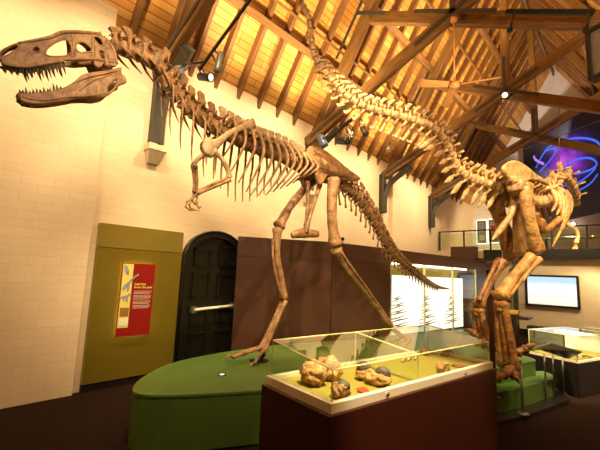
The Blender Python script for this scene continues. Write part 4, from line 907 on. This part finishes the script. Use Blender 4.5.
part('radius', [tp_(192.5, 166, -.28), tp_(194, 180, -.29), tp_(194, 192, -.28)], .016, 'bone', 1.5); part('ulna', [tp_(195.5, 166, -.3), tp_(197, 180, -.31), tp_(195, 193, -.3)], .018, 'bone', 1.6)
def digits(wr, ends, dx):
    for e_ in ends:
        p = [tp_(*q, dx) for q in [wr] + e_]
        k = MB(); k.bone(p[:2], .01, 1.5, 7); 
        for a, b_ in zip(p[1:-2], p[2:-1]): k.bone([a, b_], .009, 1.4, 7)
        k.tube([p[-2], p[-2].lerp(p[-1], .5) + V((0, 0, .008)), p[-1]], [.011, .008, .002], 6); link('finger', k, 'bone', T)
digits((198, 192), [[(197, 197), (196, 203), (199, 208), (202, 207)], [(195, 196), (192, 200), (195, 204), (199, 203)]], .27)
digits((194, 194), [[(191, 199), (187, 202), (185.5, 207), (190, 210), (200, 211)], [(192, 200), (189, 205), (191, 209), (196, 210)]], -.29)
# --- hips and legs
def cropB(lst, X): return [(p.y, p.z) for p in [at(270 + x / 6, 130 + y / 6, X=X) for x, y in lst]]
il = [(230, 160), (240, 128), (270, 110), (330, 122), (400, 175), (450, 230), (502, 282), (490, 302), (430, 290), (385, 276), (352, 270), (332, 300), (310, 312), (292, 282), (283, 235), (252, 212), (236, 185)]
for s_ in (1, -1):
    X = BX + .17; lp = [(p.x, p.y) for p in catmull([V((*q, 0)) for q in cropB(il, X)], 4, True)]
    lp = widen(lp, 1.18); yc = sum(q[0] for q in lp) / len(lp); zc = sum(q[1] for q in lp) / len(lp)
    def fn(u, v, w, s_=s_): return V((BX + s_ * (.13 + .05 * ((u - yc) / .5) ** 2 - .1 * max(0, v - zc)) + w, u, v))
    k = MB().plate([lp], fn, .05, .02); lab(link('ilium', k, 'bone', T))
for s_, pts in ((1, [(320, 184), (315, 200), (310, 216), (306, 232)]), (-1, [(308, 182), (308, 200), (307, 216), (305, 232)])):
    k = MB(); k.bone([tp_(x, y, .06 * s_) for x, y in pts], .032, 1.4, 8, .8); k.tube(catmull([tp_(292, 235, .03 * s_), tp_(304, 233, .03 * s_), tp_(318, 234, .03 * s_)], 5), [.045, .07, .045], 8, .6); link('pubis', k, 'bone', T)
XL = .24
part('femur', [tp_(334, 180, XL), tp_(332, 198, XL), tp_(332, 220, XL), tp_(335, 244, XL)], .072, 'bone', 1.45, n=12, e0=1.5)
part('tibia', [tp_(336, 249, XL), tp_(346, 268, XL), tp_(362, 288, XL), tp_(389, 325, XL + .02)], .05, 'bone', 1.5, n=12, e0=1.8)
part('fibula', [tp_(341, 252, XL + .06), tp_(352, 268, XL + .07), tp_(368, 290, XL + .06), tp_(387, 318, XL + .06)], .018, 'bone', 1.5)
part('femur', [tp_(312, 180, -XL), tp_(300, 194, -XL), tp_(289, 208, -XL), tp_(279, 226, -XL)], .06, 'bone', 1.5, n=12)
part('tibia', [tp_(277.5, 229, -XL), tp_(277, 256, -XL), tp_(281, 278, -XL), tp_(284, 298, -XL)], .045, 'bone', 1.45, n=12, e0=1.7)
part('fibula', [tp_(273, 240, -XL + .06), tp_(273, 256, -XL + .07), tp_(276, 276, -XL + .06), tp_(282, 296, -XL + .06)], .016, 'bone', 1.5)
def foot(ank, ball, toes, nm):
    fo = [ball + V((dx, 0, 0)) for dx in (-.05, 0, .05)]
    for i, b_ in enumerate(fo): k = MB(); k.bone([ank + V(((i - 1) * .03, 0, 0)), ank.lerp(b_, .5) + V(((i - 1) * .012, 0, 0)), b_], .024, 1.5, 8); link('metatarsal', k, 'bone', T)
    for i, (b_, e_) in enumerate(zip(fo, toes)):
        k = MB(); n = 3; P = [b_.lerp(e_, j / n) + V((0, 0, (.035, .03, .012, .0)[j])) for j in range(n + 1)]
        for a, c in zip(P, P[1:]): k.bone([a, c], .022 - .002 * i, 1.35, 8)
        dd = (e_ - b_).normalized(); k.tube([P[-1], P[-1] + dd * .05 + V((0, 0, .03)), P[-1] + dd * .11 - V((0, 0, .01))], [.022, .016, .003], 7); link('toe', k, 'bone', T)
aF = tp_(284, 301, -XL); bF = at(262, 350, X=BX - XL); bF.z = PZ + .13
foot(aF, bF, [bF + V((-.2, -.28, -.06)), V((bF.x - .05, bF.y - .4, PZ + .1)), bF + V((.1, -.2, -.1))], 'far')
aN = tp_(391, 328, XL + .02); bN = at(407, 350, X=aN.x + .05); bN.z = PZ + .06; 
foot(aN, bN, [bN + V((-.14, -.3, -.02)), bN + V((0, -.36, -.02)), bN + V((.14, -.3, -.02))], 'near')
def mount(name, par, top, px, py, r=.09, m='black'):
    c = at(px, py, Z=PZ); k = MB().lathe(c, (0, 0, 1), [(0, r), (.012, r), (.016, r * .8)], 24); o = lab(link(name, k, m, par), 'round black mounting plate')
    link('support_rod', MB().tube([c + V((0, 0, .01)), top], .022, 8), m, par); return c
c = mount('mounting_plate', T, bF + V((0, .05, -.04)), 259, 361, .12)
spot_in(V((c.x + .02, c.y - .05, PZ + .03)), 'small lit uplight on the black plate under the theropod foot')
mount('mounting_plate', T, bN + V((0, .05, -.04)), 404, 352, .1)
# steel support poles from the plinth to the hips are bone coloured and slim
link('support_rod', MB().tube([V((BX + .05, 4.35, PZ)), tp_(322, 182)], .014, 8), 'steel', T) if False else None

# ------------------------------------------------------------------ second skeleton, tail towards the camera
D = thing('ornithopod_skeleton', 'mounted golden brown dinosaur skeleton, long tail sweeping up toward camera, hips at right', 'dinosaur skeleton', (-1.35, 6.0, PZ), 'mounted dinosaur skeletons')
def dp(px, py, y): return at(px, py, Y=y)
tailp = [(292, -14, 2.75), (300, 2, 2.82), (308, 18, 2.9), (311, 36, 3.0), (314, 54, 3.08), (320, 66, 3.16), (330, 79, 3.28), (342, 92, 3.4), (356, 103, 3.55), (372, 110, 3.72), (388, 114, 3.9), (404, 118, 4.08), (420, 123, 4.26), (434, 130, 4.45), (444, 142, 4.62), (450, 156, 4.8), (458, 170, 5.0), (470, 178, 5.2), (484, 183, 5.42), (498, 188, 5.62)]
PD = Path([dp(*q) for q in tailp])
def vd(k, c, f, L, i, t):
    # t runs from the tip to the hips
    up = (UP - f * f.dot(UP)).normalized(); R = .014 + .074 * t ** .8
    if t < .3: k.vertebra(c, f, up, L * .92, R, .012 + .05 * t, L * .5, .016, -.3, .012, 0, 8, False)
    else: k.vertebra(c, f, up, L * .82, R, .07 + .09 * t, L * .45, .022, -.7, .05 + .07 * t, .0, 9, True, 1.3)
DV = series(PD, 40, vd, D, 'tail_vertebra', 'tail', lambda t: .55 + .75 * t)
for i, (o, c, f, L) in enumerate(DV):
    t_ = i / 39
    if t_ < .32: continue
    up = (UP - f * f.dot(UP)).normalized(); R = .014 + .062 * t_ ** .75; ln = .06 + .2 * min(1, (t_ - .32) / .4)
    a = c - up * R * .95 + f * L * .45; b_ = a - up * ln - f * ln * .45
    k = MB(); sdv = f.cross(up)
    for g in (-1, 1): k.tube([a + sdv * g * R * .5, a.lerp(b_, .4)], [.018, .015], 6)
    if t_ > .72: k.tube([a.lerp(b_, .3), a.lerp(b_, .7), b_, b_ - up * .05 - f * .03], [.026, .042, .026, .006], 8, .45)
    else: k.tube([a.lerp(b_, .35), a.lerp(b_, .75), b_, b_ - f * ln * .25 + up * .015], [.018, .021, .028, .012], 7, .55)
    link('chevron_bone', k, 'tail', D)
# sacrum and back running away to the right
bk_ = [(498, 188, 5.62), (512, 190, 5.85), (524, 196, 6.1), (534, 201, 6.35), (544, 201, 6.6), (552, 197, 6.8), (559, 192, 6.95)]
PB = Path([dp(*q) for q in bk_])
def vb(k, c, f, L, i, t): up = (UP - f * f.dot(UP)).normalized(); k.vertebra(c, f, up, L * .92, .1, .12 + .06 * (t > .55), L * .6, .04, -.2, .14, -.03, 12, True, 1.2)
DB = series(PB, 14, vb, D, 'back_vertebra', 'tail')
k = MB(); k.tube([dp(487, 187, 5.55), dp(493, 189, 5.65), dp(500, 191, 5.8), dp(507, 194, 5.9), dp(513, 197, 6.0)], [.09, .14, .13, .15, .1], 12, .9)
for j, (x, y) in enumerate(((488, 180), (494, 184), (491, 195), (499, 198), (502, 183), (506, 201))): k.blob(dp(x, y, 5.62 + .05 * j), (.07, .06, .08), .5, 3, 3, j)
link('sacrum', k, 'ochre', D)
hd = (DB[-1][1] - DB[3][1]); hd.z = 0; hd.normalize(); sdd = hd.cross(UP)      # heading; sdd points to the animal's right (towards camera)
def pxplane(px, py, ref, off=0):
    """point seen at (px,py) on the vertical plane through ref along the animal's heading, moved off to its right"""
    v = V((px - 300, py - 225, F)); r = V((v.dot(AX[0]), v.dot(AX[1]), v.dot(AX[2]))); o = V((0, 0, H)); n = sdd
    t_ = ((ref + sdd * off) - o).dot(n) / r.dot(n); return o + r * t_
REF = dp(515, 190, 5.9)
def hp(px, py, off=.2): return pxplane(px, py, REF, off)
# ilium: broad pale plate
def planeuv(p, off): q = p - (REF + sdd * off); return (q.dot(hd), q.z)
ilo = [(152, 50), (165, 22), (200, 6), (245, 20), (310, 68), (350, 92), (376, 112), (384, 130), (340, 112), (300, 104), (276, 112), (266, 140), (244, 134), (214, 108), (178, 92)]
for s_ in (1, -1):
    lp = [planeuv(hp(470 + x / 5, 160 + y / 5, .2), .2) for x, y in ilo]; lp = [(p.x, p.y) for p in catmull([V((*q, 0)) for q in lp], 4, True)]
    def fn(u, v, w, s_=s_): return REF + sdd * (s_ * (.2 + .12 * v) + w) + hd * u + V((0, 0, v))
    link('ilium', MB().plate([lp], fn, .06, .024), 'tail', D)
def dpart(name, pts, r, m='ochre', ends=1.5, **kw): k = MB(); k.bone(pts, r, ends, **kw); return link(name, k, m, D)
# near (right) leg
dpart('femur', [hp(524, 186, .26), hp(527, 205, .3), hp(531, 228, .3), hp(537, 250, .28)], .085, 'ochre', 1.35, n=12)
dpart('tibia', [hp(531, 257, .27), hp(520, 270, .27), hp(510, 282, .27), hp(501, 297, .26)], .07, 'ochre', 1.5, n=12, e0=1.2, e1=1.75)
dpart('fibula', [hp(539, 259, .33), hp(530, 270, .33), hp(520, 282, .32), hp(508, 295, .3)], .034, 'ochre', 1.5)
# far (left) leg
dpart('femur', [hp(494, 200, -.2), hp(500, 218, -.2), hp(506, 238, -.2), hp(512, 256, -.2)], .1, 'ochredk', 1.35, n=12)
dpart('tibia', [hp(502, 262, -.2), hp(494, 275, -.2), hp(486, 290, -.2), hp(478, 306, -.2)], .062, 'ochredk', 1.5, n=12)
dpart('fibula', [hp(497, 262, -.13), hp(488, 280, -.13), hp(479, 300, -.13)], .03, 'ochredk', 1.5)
# bones hanging between the legs
k = MB(); k.blob(hp(517, 186, .22), (.12, .12, .13), .5, 3, 3, 11); k.blob(hp(511, 180, .2), (.09, .09, .08), .5, 3, 3, 12); k.blob(hp(524, 190, .24), (.1, .1, .1), .4, 3, 3, 13); link('hip_socket', k, 'tail', D)
dpart('ischium', [hp(515, 196, .1), hp(511, 214, .1), hp(503, 226, .1), hp(493, 239, .1)], .042, 'tail', 1.0, e0=1.7, e1=.4)
dpart('ischium', [hp(517, 205, -.02), hp(516, 225, -.02), hp(518, 252, -.02)], .05, 'ochre', 1.4)
dpart('pubis', [hp(524, 200, .05), hp(520, 225, .05), hp(522, 254, .05)], .05, 'ochre', 1.4)
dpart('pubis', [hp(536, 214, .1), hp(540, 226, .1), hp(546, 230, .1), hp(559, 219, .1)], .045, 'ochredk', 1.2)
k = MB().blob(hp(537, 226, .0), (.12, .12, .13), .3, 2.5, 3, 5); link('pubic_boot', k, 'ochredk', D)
# feet
def dfoot(ank, ball, toes, m):
    for j in (-1, 0, 1):
        b_ = ball + sdd * .075 * j; k = MB(); k.bone([ank + sdd * .045 * j, ank.lerp(b_, .5) + sdd * .03 * j, b_], .044, 1.5, 9); k.blob(ank.lerp(b_, .12), (.06, .06, .05), .4, 3, 2, j + 3); k.blob(b_, (.065, .065, .055), .4, 3, 2, j + 7); link('metatarsal', k, m, D)
        e_ = toes[j + 1]; n = 3; P = [b_.lerp(e_, q / n) for q in range(n + 1)]
        for q in range(n + 1): P[q].z = b_.z + (e_.z - b_.z) * (q / n) ** .7
        k = MB()
        for a, c in zip(P, P[1:]): k.bone([a, c], .044, 1.4, 9)
        dd = (e_ - b_).normalized(); k.tube([P[-1], P[-1] + dd * .06 + V((0, 0, .012)), P[-1] + dd * .15 - V((0, 0, .03))], [.042, .03, .004], 8); link('toe', k, m, D)
an = hp(500, 303, .26); bn = at(508, 352, Y=an.y - .02); bn.z = PZ + .13
t1 = at(521, 348, Y=bn.y + .22)
dfoot(an, bn, [at(526, 349, Y=bn.y + .12), V((at(514, 361, Y=bn.y - .15).x, bn.y - .15, PZ + .05)), V((bn.x - .02, bn.y - .42, PZ + .05))], 'ochredk')
af = hp(477, 310, -.2); bf = at(484, 344, Y=af.y); bf.z = max(bf.z, PZ + .12)
dfoot(af, bf, [bf + hd * .2 + V((0, 0, -.07)), bf + hd * .3 - sdd * -.1 + V((0, 0, -.07)), at(474, 334, Y=bf.y - .1)], 'ochredk')
# tall brown support post under the near ankle, and its plate
c = at(492.5, 345, Y=bn.y - .3); c.z = .3; tq = at(492.5, 301, Y=c.y); link('support_post', MB().box((c.x, c.y, (c.z + tq.z) / 2), (.05, .05, tq.z - c.z)), 'maroon', D); link('mounting_plate', MB().lathe(c, (0, 0, 1), [(0, .07), (.015, .07)], 24), 'black', D)
# ribs of the front half
for i, (pts, y) in enumerate((([(545, 186), (555, 193), (559, 204), (556, 213)], 6.55), ([(548, 186), (559, 195), (563, 207), (561, 216)], 6.7), ([(552, 186), (562, 194), (566, 208), (565, 222), (558, 232)], 6.85),
                             ([(556, 186), (566, 198), (568.5, 212), (566, 228), (558, 248)], 7.0), ([(562, 188), (569, 199), (571, 212), (568, 226), (562, 239)], 7.15), ([(566, 190), (572, 200), (573.5, 210), (571, 222)], 7.3))):
    link('rib', MB().tube(catmull([dp(x, yy, y) - hd * .04 * j for j, (x, yy) in enumerate(pts)], 6), [.026, .036, .036, .03, .012], 8, .75), 'ochre', D)
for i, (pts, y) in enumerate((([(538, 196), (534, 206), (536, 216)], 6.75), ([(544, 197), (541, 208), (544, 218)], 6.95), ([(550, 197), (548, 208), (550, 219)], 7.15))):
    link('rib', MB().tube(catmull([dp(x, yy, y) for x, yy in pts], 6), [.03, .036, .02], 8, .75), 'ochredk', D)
# the arm hanging beyond the ribs and the neck turning away
k = MB(); k.bone([dp(566, 222, 7.3), dp(571, 227, 7.3), dp(576, 229.5, 7.3)], .035, 1.3, 8); link('humerus', k, 'ochre', D)
k = MB(); k.bone([dp(576, 229.5, 7.3), dp(578, 236, 7.25), dp(576, 243, 7.2)], .03, 1.3, 8); link('forearm', k, 'ochre', D)
k = MB()
for q in (-2, 0, 2): k.bone([dp(576, 243, 7.2), dp(575 + q, 249, 7.2)], .014, 1.4, 6)
link('hand', k, 'ochre', D)
nk = Path([dp(556, 189, 6.95), dp(559, 178, 7.1), dp(566, 178, 7.35), dp(573, 187, 7.6), dp(576, 196, 7.8), dp(576, 205, 8.0)])
def vn(k, c, f, L, i, t): up = (UP - f * f.dot(UP)); up = (up if up.length > .3 else V((.6, -.3, .6))).normalized(); k.vertebra(c, f, up, L * .85, .085 - .02 * t, .14, L * .35, .04, .2, .13, 0, 10, True, 1.2)
series(nk, 5, vn, D, 'neck_vertebra', 'tail')
# ------------------------------------------------------------------ light
def spotl(name, loc, tgt, power, size=60, col=(1, .74, .42), blend=.6, rad=.05):
    l = bpy.data.lights.new(name, 'SPOT'); l.energy = power; l.spot_size = math.radians(size); l.spot_blend = blend; l.color = col; l.shadow_soft_size = rad
    o = bpy.data.objects.new(name, l); COL.objects.link(o); o.location = V(loc); o.rotation_euler = (V(tgt) - V(loc)).to_track_quat('-Z', 'Y').to_euler(); return o
def pointl(name, loc, power, col=(1, .74, .42), rad=.1):
    l = bpy.data.lights.new(name, 'POINT'); l.energy = power; l.color = col; l.shadow_soft_size = rad
    o = bpy.data.objects.new(name, l); COL.objects.link(o); o.location = V(loc); return o
WARM = (1, .76, .42); WW = (1, .79, .47)
# uplights at the wall head throw light up the boarding
for y, e in ((1.1, 105), (3.3, 150), (4.9, 150), (6.9, 140), (8.0, 120), (10.4, 110)):
    spotl('roof_uplight', (-4.0, y, 4.75), (-4.2, y + .5, 7.2), e, 140, WARM, .8, .06)
# wall washers hung close under the slope
for y, e in ((-.3, 110), (1.4, 115), (3.2, 125), (4.8, 130), (6.6, 125), (8.2, 120), (10.4, 125), (12.0, 100)):
    spotl('wall_washer', (-3.7, y, 5.3), (-5.3, y + .2, 3.0), e, 110, WW, .9, .1)
# added mid-bay spots without fixtures lift the upper boarding
for y, e in ((4.2, 160), (7.6, 160), (11.0, 130)):
    spotl('upper_roof_fill', (-2.6, y, 6.3), (-3.2, y + .3, 9.0), e, 140, WARM, .8, .1)
    spotl('upper_roof_fill', (-1.3, y, 6.3), (-.6, y + .3, 8.5), e * .5, 140, WARM, .8, .1)
# spotlights on the skeletons
spotl('theropod_spot', (-.4, -.2, 4.4), (-3.2, 2.2, 3.1), 430, 60, WW, .6, .5)
spotl('theropod_leg_spot', (-.9, 2.6, 5.0), (-3.2, 4.4, 2.2), 380, 45, WW)
spotl('ornithopod_spot', (.4, 3.4, 4.8), (-1.4, 6.0, 2.0), 520, 50, WW)
spotl('shoulder_fill', (.5, 5.6, 4.8), (-.9, 7.2, 3.0), 260, 45, WW)  # added spot, no fixture, brightens the ornithopod neck and ribs
spotl('fan_fill', (-.6, 4.4, 3.4), (-2.0, 5.85, 4.8), 110, 34, WW)  # added from below only to brighten the fan blades
spotl('lit_case_fill', (.3, 6.4, 4.7), (-.85, 7.2, .6), 650, 24, WW)  # extra spot added overhead to brighten the right case interior
spotl('tail_spot', (-.4, 1.4, 4.4), (-1.9, 4.0, 3.2), 160, 60, WW)
spotl('plinth_spot', (-1.6, 1.2, 5.0), (-3.2, 2.6, .5), 160, 40, WW)
# overhead spot added in place of light inside the front case
spotl('case_fill', (-.6, 1.6, 4.6), (-1.4, 2.6, .9), 800, 28, WW, .5, .03)
p = A2 + d * 2.0
spotl('gallery_light', (-2.4, 14.2, 6.0), (-3.2, 16.4, 3.6), 260, 100, WW)
spotl('gallery_light', (-.6, 12.6, 2.2), (-1.2, 13.3, .8), 30, 110, WW)
spotl('far_wall_light', (-1.6, 10.6, 4.2), (-1.6, 13.3, .9), 160, 70, WW)
spotl('floor_light', (.6, 5.6, 4.6), (-.6, 6.9, 0), 120, 60, WW)
spotl('gable_light', (-2.0, 13.8, 6.0), (-2.0, 16.5, 9.0), 200, 90, (1, .85, .75))
pointl('hall_fill', (.3, 4.0, 4.9), 35, WW, .2); pointl('hall_fill', (.3, 9.5, 4.9), 45, WW, .2)  # unseen point lights put in as general fill
w = bpy.data.worlds.new('world'); SC.world = w; w.use_nodes = True; w.node_tree.nodes['Background'].inputs[0].default_value = (1, .8, .55, 1); w.node_tree.nodes['Background'].inputs[1].default_value = .03
SC.view_settings.view_transform = 'Standard'; SC.view_settings.look = 'None'; SC.view_settings.exposure = 1.3; SC.view_settings.gamma = 1; SC.view_settings.use_curve_mapping = False
SC.cycles.max_bounces = 8; SC.cycles.transparent_max_bounces = 24
try: SC.cycles.use_denoising = True
except Exception: pass
